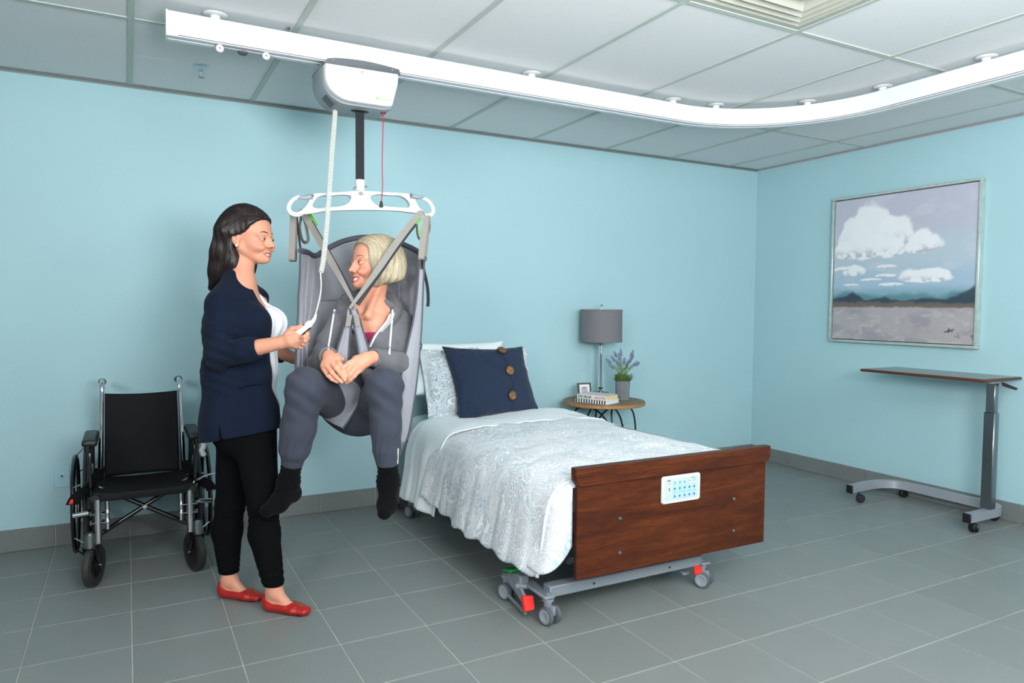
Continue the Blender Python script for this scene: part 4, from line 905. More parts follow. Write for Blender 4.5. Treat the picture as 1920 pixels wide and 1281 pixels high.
# ================================================================ wheelchair
wc = thing('wheelchair', 'black folding wheelchair with chrome push handles against the blue wall', 'wheelchair', (-4.58, -.45, 0))
M['blk_enamel'] = mat('black_enamel_tube', '0e0f11', .25, spec=.6, coat=.3)
M['tyre'] = mat('grey_black_tyre', '2b2a29', .6)
rwy, rwz = -.335, .292
for s_ in (-1, 1):
    xt = -4.58+s_*.237; xr = -4.58+s_*.290
    wh = MB().lathe([(.279, -.012), (.288, -.012), (.300, -.007), (.304, 0), (.300, .007), (.288, .012), (.279, .012), (.279, -.012)], (xt, rwy, rwz), (1, 0, 0), 64).build('rear_wheel', M['tyre'], wc)
    MB().lathe([(.272, -.009), (.280, -.010), (.280, .010), (.272, .009), (.272, -.009)], (xt, rwy, rwz), (1, 0, 0), 64).build('wheel_rim', M['blk_enamel'], wh)
    MB().cyl((xt-.028, rwy, rwz), (xt+.028, rwy, rwz), .022, n=20).build('wheel_hub', M['black_pl'], wh)
    for k in range(8):
        a = k*PI/4+.2; MB().cyl((xt, rwy+.02*math.cos(a), rwz+.02*math.sin(a)), (xt, rwy+.274*math.cos(a), rwz+.274*math.sin(a)), .007, .006, 8).build('spoke', M['black_pl'], wh)
    hr = MB().tube([(xr, rwy+.226*math.cos(a), rwz+.226*math.sin(a)) for a in np.linspace(0, 2*PI, 64, endpoint=False)], .0105, 10, closed=True).build('handrim', M['blk_enamel'], wc)
    for k in range(6):
        a = k*PI/3+.5; MB().cyl((xt+s_*.01, rwy+.272*math.cos(a), rwz+.272*math.sin(a)), (xr, rwy+.228*math.cos(a), rwz+.228*math.sin(a)), .004, n=8).build('rim_stud', M['chrome'], hr)
    # back post and push handle
    xp = -4.58+s_*.172
    P = spl([(xp+s_*.012, -.30, .30), (xp+s_*.012, -.31, .45), (xp+s_*.004, -.31, .70), (xp, -.315, .83), (xp, -.29, .868), (xp, -.24, .872), (xp, -.19, .862)], 30)
    MB().tube(P, .0115, 12).build('back_post', M['chrome'], wc)
    MB().tube([(xp, -.27, .870), (xp, -.19, .862), (xp, -.14, .856)], .0165, 12).build('push_handle', M['black_pl'], wc)
    # side frame
    xs_ = -4.58+s_*.196
    MB().tube(spl([(xs_, -.31, .405), (xs_, -.55, .405), (xs_, -.70, .402), (xs_, -.715, .385), (xs_, -.715, .17)], 20), .0125, 10).build('side_tube', M['blk_enamel'], wc)
    MB().tube([(xs_, -.30, .16), (xs_, -.70, .20)], .0115, 10).build('lower_tube', M['blk_enamel'], wc)
    MB().tube([(xs_, -.31, .14), (xs_, -.31, .45)], .0125, 10).build('rear_tube', M['blk_enamel'], wc)
    # chrome footrest hangers left in place
    xc = -4.58+s_*.185
    MB().cyl((xc, -.735, .20), (xc, -.735, .395), .0135, n=18).build('hanger_post', M['chrome'], wc)
    MB().cyl((xc-s_*.035, -.70, .25), (xc-s_*.035, -.70, .40), .010, n=14).build('hanger_post', M['chrome'], wc)
    for zz in (.29, .33):
        MB().box((xc-s_*.008, -.725, zz), (.075, .03, .004), .001).build('hanger_bracket', M['chrome'], wc)
    MB().cyl((xc+s_*.028, -.74, .285), (xc+s_*.028, -.74, .305), .004, n=8).build('hanger_pin', M['steel'], wc)
    MB().cyl((xc+s_*.028, -.74, .325), (xc+s_*.028, -.74, .345), .004, n=8).build('hanger_pin', M['steel'], wc)
    # caster
    xcs = -4.58+s_*.218
    MB().cyl((xcs, -.735, .185), (xcs, -.735, .245), .0215, n=24).cyl((xcs, -.735, .245), (xcs, -.735, .252), .015, n=18).build('caster_housing', M['steel'], wc)
    ca = bpy.data.objects.new('caster', None); link(ca, wc, Matrix.Translation(Vector((xcs+4.58, -.735+.45, 0))) @ Matrix.Rotation(-.35 if s_ < 0 else .35, 4, 'Z'))
    MB().lathe([(.060, -.014), (.088, -.0155), (.093, -.012), (.095, 0), (.093, .012), (.088, .0155), (.060, .014), (.060, -.014)], (0, .035, .095), (1, 0, 0), 40).build('tyre', M['tyre'], ca, local=True)
    mb = MB().lathe([(.050, -.010), (.062, -.012), (.062, .012), (.050, .010), (.050, -.010)], (0, .035, .095), (1, 0, 0), 32).cyl((-.018, .035, .095), (.018, .035, .095), .016, n=18)
    mb.build('wheel_hub', M['black_pl'], ca, local=True)
    for k in range(6):
        a = k*PI/3; MB().box((0, .035+.036*math.cos(a), .095+.036*math.sin(a)), (.012, .040, .012), R=Matrix.Rotation(a, 3, 'X')).build('spoke', M['black_pl'], ca, local=True)
    fk = MB()
    for t in (-1, 1): fk.prism([(-.015, .19), (.02, .19), (.048, .10), (.045, .082), (.030, .082), (.005, .13)], -.0025, .0025, (t*.0245, 0, 0), (0, 1, 0), (0, 0, 1), (1, 0, 0), bev=.001)
    fk.box((0, 0, .185), (.054, .035, .008), .002); fk.build('fork', M['blk_enamel'], ca, local=True)
    MB().cyl((-.031, .035, .095), (.031, .035, .095), .007, n=12).build('axle_bolt', M['chrome'], ca, local=True)
    # armrest
    xa = -4.58+s_*.214; ya = -.66
    MB().box((xa, -.545, .636), (.062, .30, .034), .014, seg=3).build('arm_pad', mat('black_arm_pad' if s_ < 0 else 'black_arm_pad_right', '1a1c1e', .45), wc)
    MB().tube(spl([(xa, -.68, .44), (xa, -.68, .57), (xa, -.665, .605), (xa, -.63, .616), (xa, -.47, .616), (xa, -.43, .605), (xa, -.42, .57), (xa, -.42, .44)], 34), .0105, 10).build('arm_frame', M['blk_enamel'], wc)
    MB().prism([(-.66, .45), (-.44, .45), (-.43, .56), (-.46, .60), (-.62, .56)], -.002, .002, (xa-s_*.004, 0, 0), (0, 1, 0), (0, 0, 1), (1, 0, 0)).build('skirt_guard', M['black_pl'], wc)
    MB().cyl((xa+s_*.008, -.69, .628), (xa+s_*.008, -.69, .60), .014, n=14).build('pad_clamp', M['blk_enamel'], wc)
    MB().sphere((xa-s_*.01, -.69, .525), (.009, .008, .028), 12, 8).build('arm_lock', M['black_pl'], wc)
    # brake
    MB().cyl((xt+s_*.045, -.70, .325), (xt-s_*.015, -.70, .330), .0105, n=14).build('brake_roller', M['chrome'], wc)
    MB().prism([(-.70, .40), (-.60, .45), (-.56, .43), (-.60, .37), (-.69, .345)], -.008, .008, (xa+s_*.006, 0, 0), (0, 1, 0), (0, 0, 1), (1, 0, 0), bev=.002).build('brake_bracket', M['blk_enamel'], wc)
    # seat belt strap draped outside
    W = [(xs_-s_*.03, -.50, .462), (xs_+s_*.005, -.60, .460), (xs_+s_*.035, -.68, .43), (xs_+s_*.075, -.70, .40), (xs_+s_*.088, -.70, .375)]
    MB().tube(spl(W, 16), 0, flat=(.030, .002, (0, -.4, .9))).build('seat_belt', M['black_vinyl'], wc)
    if s_ < 0: MB().box((-4.58-.288, -.712, .392), (.020, .010, .022), .004, seg=2).build('belt_button', M['red_pl'], wc)
    else:
        MB().tube(spl([(-4.37, -.72, .43), (-4.35, -.735, .445), (-4.32, -.73, .455), (-4.285, -.72, .46)], 12), .0045, 8).tube([(-4.375, -.72, .43), (-4.385, -.725, .41), (-4.37, -.73, .40), (-4.36, -.725, .42)], .003, 6).build('belt_buckle', M['chrome'], wc)
    MB().cyl((xs_, -.725, .400), (xs_, -.742, .400), .017, n=20).build('seat_rail_cap', M['black_pl'], wc)
# clear wrap hanging from the right arm pad
MB().tube(spl([(-4.342, -.695, .620), (-4.330, -.70, .592), (-4.338, -.70, .567), (-4.328, -.705, .542)], 16), np.array([.004, .006, .007, .010, .012, .011, .012, .013, .012, .013, .014, .012, .013, .012, .012, .010]), 9).build('plastic_wrap', mat('clear_wrap', 'c9cdcb', .25, spec=.6, bump=(120, .004)), wc, smooth=0)
# back and seat upholstery
n = 26; a = np.linspace(0, 1, n); U_, V_ = np.meshgrid(a, a, indexing='ij')
xw = .160+.008*(1-V_); G = np.stack([-4.58+(U_*2-1)*xw, -.325+.022*(1-(2*U_-1)**2)+.004*(fbm(U_*5, V_*8, 3)-.5), .405+(.412)*V_-.010*(1-(2*U_-1)**2)*(V_ > .9)], -1)
MB().grid(G, -.006).build('back_upholstery', M['black_vinyl'], wc, smooth=180)
G = np.stack([-4.58+(U_*2-1)*.205, -.33-.40*V_, .402+.014*V_-.012*(1-(2*U_-1)**2)+.003*(fbm(U_*6, V_*6, 8)-.5)-.02*np.clip(V_-.93, 0, 1)*8*.3], -1)
MB().grid(G, .010).build('seat_upholstery', M['black_vinyl'], wc, smooth=180)
MB().box((-4.58, -.725, .398), (.36, .012, .034), .004, seg=2).build('seat_front', M['black_vinyl'], wc)
# cross brace
for s_ in (-1, 1): MB().cyl((-4.58-s_*.185, -.62, .425), (-4.58+s_*.185, -.62, .205), .0105, n=12).build('cross_brace', M['blk_enamel'], wc)
MB().cyl((-4.58, -.64, .315), (-4.58, -.60, .315), .009, n=12).build('brace_pivot', M['chrome'], wc)
MB().box((-4.57, -.40, .340), (.06, .004, .07)).build('seat_tag', mat('pale_tag', 'c4cccf', .6), wc)
# ================================================================ smooth solid modelling for bodies and clothes
class Field:
    def __init__(s, lo, hi, h):
        s.lo = np.array(lo, float); s.h = h; n = np.ceil((np.array(hi)-s.lo)/h).astype(int)+1; s.n = n
        s.ax = [s.lo[k]+h*np.arange(n[k]) for k in range(3)]; s.d = np.full(tuple(n), 1., np.float32)
    def region(s, lo, hi):
        i0 = np.clip(np.floor((np.asarray(lo)-s.lo)/s.h).astype(int), 0, s.n); i1 = np.clip(np.ceil((np.asarray(hi)-s.lo)/s.h).astype(int)+1, 0, s.n)
        sl = tuple(slice(a, b) for a, b in zip(i0, i1))
        if any(b <= a for a, b in zip(i0, i1)): return None
        X = s.ax[0][sl[0]][:, None, None].astype(np.float32); Y = s.ax[1][sl[1]][None, :, None].astype(np.float32); Z = s.ax[2][sl[2]][None, None, :].astype(np.float32)
        return sl, X, Y, Z
    def op(s, fn, lo, hi, k=.01, mode='add', pad=.03):
        r = s.region(np.asarray(lo)-pad-k, np.asarray(hi)+pad+k)
        if r is None: return s
        sl, X, Y, Z = r; b = fn(X, Y, Z).astype(np.float32); a = s.d[sl]
        if mode == 'add': q = np.clip(.5+.5*(a-b)/k, 0, 1); s.d[sl] = a+(b-a)*q-k*q*(1-q)
        elif mode == 'sub': q = np.clip(.5-.5*(a+b)/k, 0, 1); s.d[sl] = a+(-b-a)*q+k*q*(1-q)
        elif mode == 'int': q = np.clip(.5-.5*(b-a)/k, 0, 1); s.d[sl] = b+(a-b)*q+k*q*(1-q)
        elif mode == 'disp': s.d[sl] = a+b
        return s
    def cone(s, a, b, ra, rb, k=.02, mode='add', flat=None):
        a = np.asarray(a, float); b = np.asarray(b, float); ab = b-a; L2 = max(float(ab@ab), 1e-9); R_ = max(ra, rb)*1.0
        fd, fs = (nrm(flat[0]), flat[1]) if flat is not None else (None, 1)
        def fn(X, Y, Z):
            dx, dy, dz = X-a[0], Y-a[1], Z-a[2]; t = np.clip((dx*ab[0]+dy*ab[1]+dz*ab[2])/L2, 0, 1); r = ra+(rb-ra)*t
            dx, dy, dz = dx-t*ab[0], dy-t*ab[1], dz-t*ab[2]
            if fd is not None:
                q = dx*fd[0]+dy*fd[1]+dz*fd[2]; e = q*(fs-1); dx, dy, dz = dx+fd[0]*e, dy+fd[1]*e, dz+fd[2]*e
            return np.sqrt(dx*dx+dy*dy+dz*dz)-r
        ext = R_*max(1, 1/fs if fs > 0 else 1)
        return s.op(fn, np.minimum(a, b)-ext, np.maximum(a, b)+ext, k, mode)
    def chain(s, P, r, k=.02, mode='add', flat=None):
        for i in range(len(P)-1): s.cone(P[i], P[i+1], r[i], r[i+1], k, mode, flat)
        return s
    def ell(s, c, r, k=.02, mode='add', R=None):
        """ellipsoid; R columns = its axes"""
        c = np.asarray(c, float); r = np.asarray(r, float); A = np.eye(3) if R is None else np.asarray(R, float)
        def fn(X, Y, Z):
            dx, dy, dz = X-c[0], Y-c[1], Z-c[2]; k0 = 0; k1 = 0
            for j in range(3):
                q = dx*A[0, j]+dy*A[1, j]+dz*A[2, j]; k0 = k0+(q/r[j])**2; k1 = k1+(q/r[j]**2)**2
            k0 = np.sqrt(k0); return k0*(k0-1)/np.sqrt(k1+1e-9)
        e = r.max(); return s.op(fn, c-e, c+e, k, mode)
    def plane(s, p, n, k=.004, mode='int', box=None):
        p = np.asarray(p, float); n = nrm(n); f = lambda X, Y, Z: (X-p[0])*n[0]+(Y-p[1])*n[1]+(Z-p[2])*n[2]
        lo, hi = (s.lo, s.lo+s.h*s.n) if box is None else box; return s.op(f, lo, hi, k, mode, pad=0 if box is not None else .03)
    def sample(s, P):
        q = (np.asarray(P, float)-s.lo)/s.h; i = np.clip(np.floor(q).astype(int), 0, s.n-2); f = q-i; o = 0
        for a in (0, 1):
            for b in (0, 1):
                for c in (0, 1):
                    o = o+s.d[i[:, 0]+a, i[:, 1]+b, i[:, 2]+c]*(f[:, 0] if a else 1-f[:, 0])*(f[:, 1] if b else 1-f[:, 1])*(f[:, 2] if c else 1-f[:, 2])
        return o
    def snap(s, P, D=None, off=0, span=.04, n=80):
        """move points along direction D (outwards) to the surface"""
        P = np.atleast_2d(np.asarray(P, float)); D = (CAM-P)/np.linalg.norm(CAM-P, axis=1, keepdims=True) if D is None else np.broadcast_to(nrm(D), P.shape); t = np.linspace(span, -span, n)
        best = np.zeros(len(P)); done = np.zeros(len(P), bool)
        for k in t:
            v = s.sample(P+D*k); hit = (v < 0) & ~done; best[hit] = k; done |= hit
        return P+D*(best+off)[:, None]
    def mesh(s):
        """surface nets"""
        d = s.d; ins = d < 0; nx, ny, nz = d.shape
        c = np.zeros((nx-1, ny-1, nz-1), np.uint8)
        for a in (0, 1):
            for b in (0, 1):
                for e in (0, 1): c += ins[a:nx-1+a, b:ny-1+b, e:nz-1+e]
        act = np.argwhere((c > 0) & (c < 8)); cor = np.array([(a, b, e) for a in (0, 1) for b in (0, 1) for e in (0, 1)])
        vals = np.stack([d[act[:, 0]+q[0], act[:, 1]+q[1], act[:, 2]+q[2]] for q in cor], 1)
        S = np.zeros((len(act), 3)); cnt = np.zeros(len(act))
        for i in range(8):
            for j in range(i+1, 8):
                if np.abs(cor[i]-cor[j]).sum() == 1:
                    m = (vals[:, i] < 0) != (vals[:, j] < 0); t = vals[:, i]/(vals[:, i]-vals[:, j]+1e-12)
                    p = cor[i]+(cor[j]-cor[i])*t[:, None]; S[m] += p[m]; cnt[m] += 1
        V = s.lo+s.h*(act+S/cnt[:, None])
        key = (act[:, 0]*(ny)+act[:, 1])*nz+act[:, 2]              # sorted because argwhere is
        F = []
        for ax in range(3):
            o = [1 if k == ax else 0 for k in range(3)]
            A_ = ins[:nx-o[0], :ny-o[1], :nz-o[2]]; B_ = ins[o[0]:, o[1]:, o[2]:]; E = np.argwhere(A_ != B_)
            u, v = [k for k in range(3) if k != ax]; E = E[(E[:, u] > 0) & (E[:, v] > 0) & (E[:, u] < s.n[u]-1) & (E[:, v] < s.n[v]-1)]
            fl = A_[E[:, 0], E[:, 1], E[:, 2]]; Q = []
            for (du, dv) in ((0, 0), (-1, 0), (-1, -1), (0, -1)):
                G = E.copy(); G[:, u] += du; G[:, v] += dv; Q.append(np.searchsorted(key, (G[:, 0]*ny+G[:, 1])*nz+G[:, 2]))
            Q = np.stack(Q, 1); flip = fl if ax != 1 else ~fl; Q[~flip] = Q[~flip][:, ::-1]; F.append(Q)
        F = np.concatenate(F)
        for _ in range(1):                                        # one light smoothing pass
            acc = np.zeros_like(V); w = np.zeros(len(V))
            for a in range(4):
                for b in (1, 3): np.add.at(acc, F[:, a], V[F[:, (a+b) % 4]]); np.add.at(w, F[:, a], 1)
            V = V*.6+.4*acc/np.maximum(w, 1)[:, None]
        return V, F
    def build(s, name, m, parent=None, label=None, cols=None):
        V, F = s.mesh(); c = cols(V) if callable(cols) else cols
        return obj(name, V, F, m, parent, smooth=180, label=label, cols=c)
def noise3(X, Y, Z, sc, seed=0):
    """cheap smooth 3-D noise for folds, -1..1"""
    r = np.random.RandomState(seed); o = 0
    for k in range(5):
        w_ = r.normal(size=3); w_ = w_/np.linalg.norm(w_)*sc*(.6+.25*k); p = r.uniform(0, 6.28); o = o+np.sin(X*w_[0]+Y*w_[1]+Z*w_[2]+p+.8*np.sin(X*w_[1]*1.3+Z*w_[2]*.9+p))/(1+.35*k)
    return o/3.2

# ---------------------------------------------------------------- heads
def head_prims(F, T, sc, smile=.5, eye_open=.0045, lf=1.0, nz=0):
    """face built in head space (x forward, y to the left, z up, eyes at z=0); T = (origin, 3x3 axes as columns)"""
    O, A = T
    def p(*q): return O+A@(np.array([q[0], q[1], q[2]*(lf if q[2] < -.012 else 1)], float)*sc)
    def E(c, r, k=.015, mode='add', rot=None): F.ell(p(*c), np.array(r)*sc, k*sc, mode, A if rot is None else A@rot)
    def K(a, b, ra, rb, k=.015, mode='add', flat=None): F.cone(p(*a), p(*b), ra*sc, rb*sc, k*sc, mode, None if flat is None else (A@np.array(flat[0], float), flat[1]))
    E((-.014, 0, .030), (.094, .073, .084)); E((.028, 0, .035), (.058, .062, .056), .02); E((.026, 0, -.028), (.056, .053, .057), .02)
    for s_ in (-1, 1):
        K((-.004, .050*s_, -.042), (.056, .018*s_, -.086), .0145, .014, .022)
        E((.051, .035*s_, -.033), (.025, .021, .019), .022)
        K((.083, .012*s_, .015), (.069, .043*s_, .016), .0072, .007, .014)
    E((.0715, 0, -.090), (.018, .018, .0145), .016); E((.066, 0, -.062), (.024, .027, .024), .016)
    K((.048, 0, -.082), (-.01, 0, -.070), .017, .026, .025)
    for s_ in (-1, 1):
        E((.1045, .0315*s_, -.002), (.020, .0155, .0125), .012, 'sub')
        K((.080, .008*s_, -.004), (.089, .0095*s_, -.034+nz), .0068, .0080, .010)
    K((.086, 0, .004), (.103, 0, -.033+nz), .0055, .0078, .010); E((.1052, 0, -.0362+nz), (.0080, .0080, .0072), .006)
    for s_ in (-1, 1):
        E((.0945, .0118*s_, -.0395+nz), (.0084, .0058, .0060), .006)
        E((.0762, .031*s_, -.0015), (.0138, .0150, .0125), .004)
        E((.100, .0055*s_, -.0462+nz), (.005, .0028, .003), .002, 'sub')
        if smile > .2: E((.071, .0345*s_, -.0415), (.020, .016, .012), .014)
    g = smile; op_ = .0085*g+.004*g*g; fwd = A[:, 0]
    zc = -.0640+.006*g; yc = .0225+.0045*g
    t = np.linspace(-1, 1, 13)
    zu = -.0635-.0005*g+(zc+.0635)*np.abs(t)**1.6+.0016*np.exp(-((np.abs(t)-.22)/.12)**2); zl = -.0705-op_+(zc-.001+.0705+op_)*np.abs(t)**2.0
    up_ = F.snap([p(.09, yc*a, z) for a, z in zip(t, zu)], fwd, -.0014*sc); lo_ = F.snap([p(.09, yc*a, z) for a, z in zip(t, zl)], fwd, -.0016*sc)
    w = (1-np.abs(t)**3)
    F.chain(up_, (.0012+.0022*w)*sc, .0035*sc); F.chain(lo_, (.0012+.0030*w)*sc, .0035*sc)
    if g > .2:
        tt = np.linspace(-.88, .88, 11); wz = 1-np.abs(tt/.88)**2.2
        mid = F.snap([p(.09, yc*a, np.interp(a, t, zu)*.5+np.interp(a, t, zl)*.5) for a in tt], fwd, .001*sc)
        F.chain(mid, (.0007+op_*.50*wz)*sc, .0018*sc, 'sub', flat=(fwd, .30))
    for s_ in (-1, 1):
        if g > .2:
            Q = F.snap([p(.09, .0175*s_, -.042), p(.09, .0265*s_, -.050), p(.08, .0335*s_, -.062), p(.08, .0345*s_, -.070)], fwd, .0016*sc); F.chain(Q, np.array([.0016, .0015, .0012, .0008])*sc, .008*sc, 'sub')
        E((.0905, .031*s_, -.0015), (.016, .0122, eye_open), .002, 'sub')
        Q = F.snap([p(.09, (.031+.0125*a)*s_, .0035+eye_open+.0035*(1-a*a)) for a in np.linspace(-1, 1, 7)], fwd, .0007*sc); F.chain(Q, np.full(7, .0010)*sc, .003*sc, 'sub')
        rot = np.array(Matrix.Rotation(-.20*s_, 3, 'Z') @ Matrix.Rotation(-.15, 3, 'Y'))
        E((-.012, .0745*s_, -.004), (.0165, .0065, .029), .005, rot=rot); E((-.009, .0815*s_, .000), (.0085, .005, .015), .004, 'sub', rot=rot)
        E((-.004, .072*s_, -.031), (.008, .005, .009), .004)
    return p, up_, lo_
def head_parts(F, T, sc, parent, p, up_, lo_, iris, brow_m, smile, look=(1, 0, 0), eye_open=.0045, lash=1.0, lip=None):
    O, A = T
    wm = M['eye_white']
    for s_ in (-1, 1):
        c = p(.0752, .031*s_, -.0015); e = MB().sphere(c, .0127*sc, 24, 16).build('eye', wm, parent, smooth=180)
        d = A@nrm(look)
        MB().lathe([(.0058*sc, 0), (.0058*sc, .0004*sc), (.003*sc, .0010*sc), (0, .0012*sc)], c+d*.0115*sc, d, 20).build('iris', iris, e)
        MB().lathe([(.0026*sc, 0), (.002*sc, .0005*sc), (0, .0006*sc)], c+d*.0124*sc, d, 16).build('pupil', M['black_pl'], e)
        # lashes and brows follow the surface
        Q = []
        for t in np.linspace(-1, 1, 15): Q.append(p(.092-.006*t*t, (.031+.0125*t)*s_, -.0015+eye_open*(1-t*t)**.5*.95))
        Q = F.snap(Q, A[:, 0], off=.0006, span=.02)
        MB().tube(Q, np.array([.0005+.0011*lash*(1-abs(t)**3)*(1.1+.3*t) for t in np.linspace(-1, 1, 15)])*sc, 6).build('eyelashes', M['lash'], parent, smooth=180)
        Q = []
        for t in np.linspace(0, 1, 16): Q.append(p(.090-.018*t*t, (.0135+.034*t)*s_, .0205+.0065*math.sin(min(1, t*1.1)*PI*.75)-.0050*t*t))
        Q = F.snap(Q, nrm(A[:, 0]+A[:, 1]*.35*s_), off=-.0008, span=.025)
        MB().tube(Q, np.array([.0029*min(1, .55+t*2)*(1-t)**.45+.0004 for t in np.linspace(0, 1, 16)])*sc*1.0, 6).build('eyebrow', brow_m, parent, smooth=180)
    if smile > .2:
        n = 10; W_ = lo_-up_; fwd = A[:, 0]
        for k in range(n):
            a_ = -.80+1.6*(k+.5)/n; i = (a_+1)*6; i0 = int(i); f = i-i0
            u_ = up_[i0]*(1-f)+up_[min(i0+1, 12)]*f; l_ = lo_[i0]*(1-f)+lo_[min(i0+1, 12)]*f; c = u_*.62+l_*.38-fwd*.0052*sc
            tg = nrm(up_[min(i0+1, 12)]-up_[i0]); h_ = np.linalg.norm(l_-u_)*.62+.002*sc; wd_ = np.linalg.norm(up_[12]-up_[0])*.80/n; nz_ = nrm(np.cross(tg, A[:, 2]))
            MB().box(c, np.array([wd_*.95, .004*sc, h_]), .0008*sc, R=np.stack([tg, nz_, np.cross(tg, nz_)], 1)).build('tooth', M['tooth'], parent)
        m_ = (up_[6]+lo_[6])/2; MB().sphere(m_-fwd*.016*sc, np.array([.009, .018, .009])*sc, 14, 8, R=A).build('mouth_interior', M['mouth'], parent)
def skin_cols(T, sc, base, lipc, up_, lo_, blush=.35, extra=None):
    O, A = T; B0 = np.array(lin(base)[:3]); LC = np.array(lin(lipc)[:3]); BL = np.array(lin('c9705c')[:3])
    def fn(V):
        L_ = ((V-O)@A)/sc; c = np.tile(B0, (len(V), 1))
        near = np.linalg.norm(L_, axis=1) < .2; d = np.full(len(V), 1.); ni = np.nonzero(near)[0]; VN = V[ni]; dn_ = np.full(len(ni), 1.)
        for ch, r0, r1 in ((up_, .0014, .0022), (lo_, .0014, .0032)):
            for i in range(12):
                ab = ch[i+1]-ch[i]; t = np.clip(((VN-ch[i])@ab)/(ab@ab+1e-12), 0, 1); w_ = 1-abs((i+.5)/6-1)**3
                dn_ = np.minimum(dn_, np.linalg.norm(VN-ch[i]-t[:, None]*ab, axis=1)-(r0+r1*w_)*sc)
        d[ni] = dn_/sc
        m_ = np.clip(1.0-(d)/.0018, 0, 1)*near; m_ = m_*m_*(3-2*m_)
        yy = np.abs(L_[:, 1])
        g = np.exp(-(((L_[:, 0]-.066)/.03)**2+((yy-.042)/.022)**2+((L_[:, 2]+.036)/.022)**2))*blush*near
        g2 = np.exp(-(((L_[:, 0]-.108)/.02)**2+(yy/.015)**2+((L_[:, 2]+.038)/.014)**2))*blush*.5*near
        c = c*(1-np.clip(g+g2, 0, 1)[:, None])+BL*np.clip(g+g2, 0, 1)[:, None]
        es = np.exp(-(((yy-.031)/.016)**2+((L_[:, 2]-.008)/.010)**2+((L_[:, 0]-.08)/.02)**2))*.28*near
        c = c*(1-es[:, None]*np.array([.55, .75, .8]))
        c = c*(1-m_[:, None])+LC*m_[:, None]
        if extra is not None: c = extra(V, L_, c)
        return c
    return fn
def strands(F, n, root_fn, len_rng, down, m, parent, w_=.0016, seed=1, name='hair_strands', steps=12, stepl=.012, lift=.0012, cols=None):
    """locks laid over the hair mass: start at surface points and slide over it along the fall direction"""
    r = np.random.RandomState(seed); mb = MB(); V, Fc = F.mesh()
    def normal(P):
        e = .003; g = np.stack([F.sample(P+np.eye(3)[k]*e)-F.sample(P-np.eye(3)[k]*e) for k in range(3)], 1); return g/(np.linalg.norm(g, axis=1, keepdims=True)+1e-9)
    idx = np.nonzero(root_fn(V))[0]; idx = idx[r.randint(0, len(idx), n)]; P = V[idx].copy(); tr = [P.copy()]; N_ = [normal(P)]; L_ = r.uniform(*len_rng, size=n)
    for k in range(steps):
        nn = normal(P); D = down(P)+r.normal(size=P.shape)*.05; D = D-nn*(D*nn).sum(1, keepdims=True); D /= np.linalg.norm(D, axis=1, keepdims=True)+1e-9
        P = P+D*(stepl*L_[:, None]); v = F.sample(P); P = P-normal(P)*(v-lift)[:, None].clip(-.01, .01); tr.append(P.copy()); N_.append(normal(P))
    tr = np.stack(tr, 1); N_ = np.stack(N_, 1); m_ = steps+1
    T_ = np.gradient(tr, axis=1); T_ /= np.linalg.norm(T_, axis=2, keepdims=True)+1e-9; S_ = np.cross(T_, N_); S_ /= np.linalg.norm(S_, axis=2, keepdims=True)+1e-9
    tp = (np.sin(np.linspace(.12, PI, m_))**.5)[None, :, None]*w_*r.uniform(.6, 1.3, size=(n, 1, 1))
    A_ = tr-S_*tp; B_ = tr+N_*(tp*.5+.0003); C_ = tr+S_*tp
    Vs = np.stack([A_, B_, C_], 2).reshape(-1, 3); Fs = []
    base = (np.arange(n)*m_*3)[:, None, None]+(np.arange(steps)*3)[None, :, None]
    q = [base+np.array([0, 1, 4, 3]), base+np.array([1, 2, 5, 4])]; Fs = np.concatenate([x.reshape(-1, 4) for x in q])
    cc = None
    if cols is not None:
        k = r.randint(0, len(cols), n); cc = np.repeat(np.array([lin(c)[:3] for c in cols])[k], m_*3, axis=0)
    o = obj(name, Vs, Fs, m, parent, smooth=180, cols=cc); o['kind'] = 'stuff'; return o
M['eye_white'] = mat('eye_white', 'cdc5c0', .15, coat=.5); M['lash'] = mat('eyelash_black', '1b1412', .6); M['tooth'] = mat('tooth_enamel', 'f1ece4', .2, coat=.4); M['mouth'] = mat('mouth_interior', '4a1a1c', .5)
M['skin_v'] = mat('skin', 'd9a28a', .5, spec=.4, vcol=True, sss=.12, bump=(350, .0002))
ir, iu, ib = RX, UX, -fw
Z3 = np.array([0, 0, 1.])
def level(v): v = np.array(v, float); v[2] = 0; return nrm(v)
IR, IB = level(ir), level(ib)
# ================================================================ the standing woman
ND = 3.0
nf = nrm(IR*.965+IB*.26); nl = nrm(np.cross(Z3, nf))            # forward, her left (away from the lens)
nr_ = -nl
head_f = nrm(IR*.975+IB*.22-Z3*.02); head_l = nrm(np.cross(Z3, head_f)); head_u = np.cross(head_f, head_l)
HA = np.stack([head_f, head_l, head_u], 1); HS = 1.06
HO = at(492, 447, 3.0)-head_f*.078*HS+head_l*0.031*HS                # near (right) eye sits at the pixel
HO = at(492, 447, 2.975)-HA@np.array([.078, -.031, 0])*HS
NT_ = (HO, HA)
nurse = thing('person', 'standing woman with long dark hair in navy cardigan holding the white handset', 'person', (at(500, 1120, 2.95)[0], at(500, 1120, 2.95)[1], 0))
neck0 = HO+HA@np.array([-.028, 0, -.055])*HS; neck1 = at(450, 532, 3.0)
shR, shL = at(411, 572, 2.86), at(478, 564, 3.14)
elR, wrR = at(410, 668, 2.80), at(528, 642, 2.76)
elL, wrL = at(512, 655, 3.20), at(552, 672, 3.19)
pel, wai, che = at(456, 790, 3.0), at(456, 700, 3.0), at(458, 610, 3.0)
hipR, hipL = at(476, 815, 2.93), at(448, 815, 3.06)
knR, knL = at(494, 945, 2.91), at(432, 945, 3.06)
def onf(u, v, z): return onz(u, v, z)
hR, tR = onf(504, 1142, .0), onf(573, 1154, .0); hL, tL = onf(420, 1117, .0), onf(488, 1110, .0)
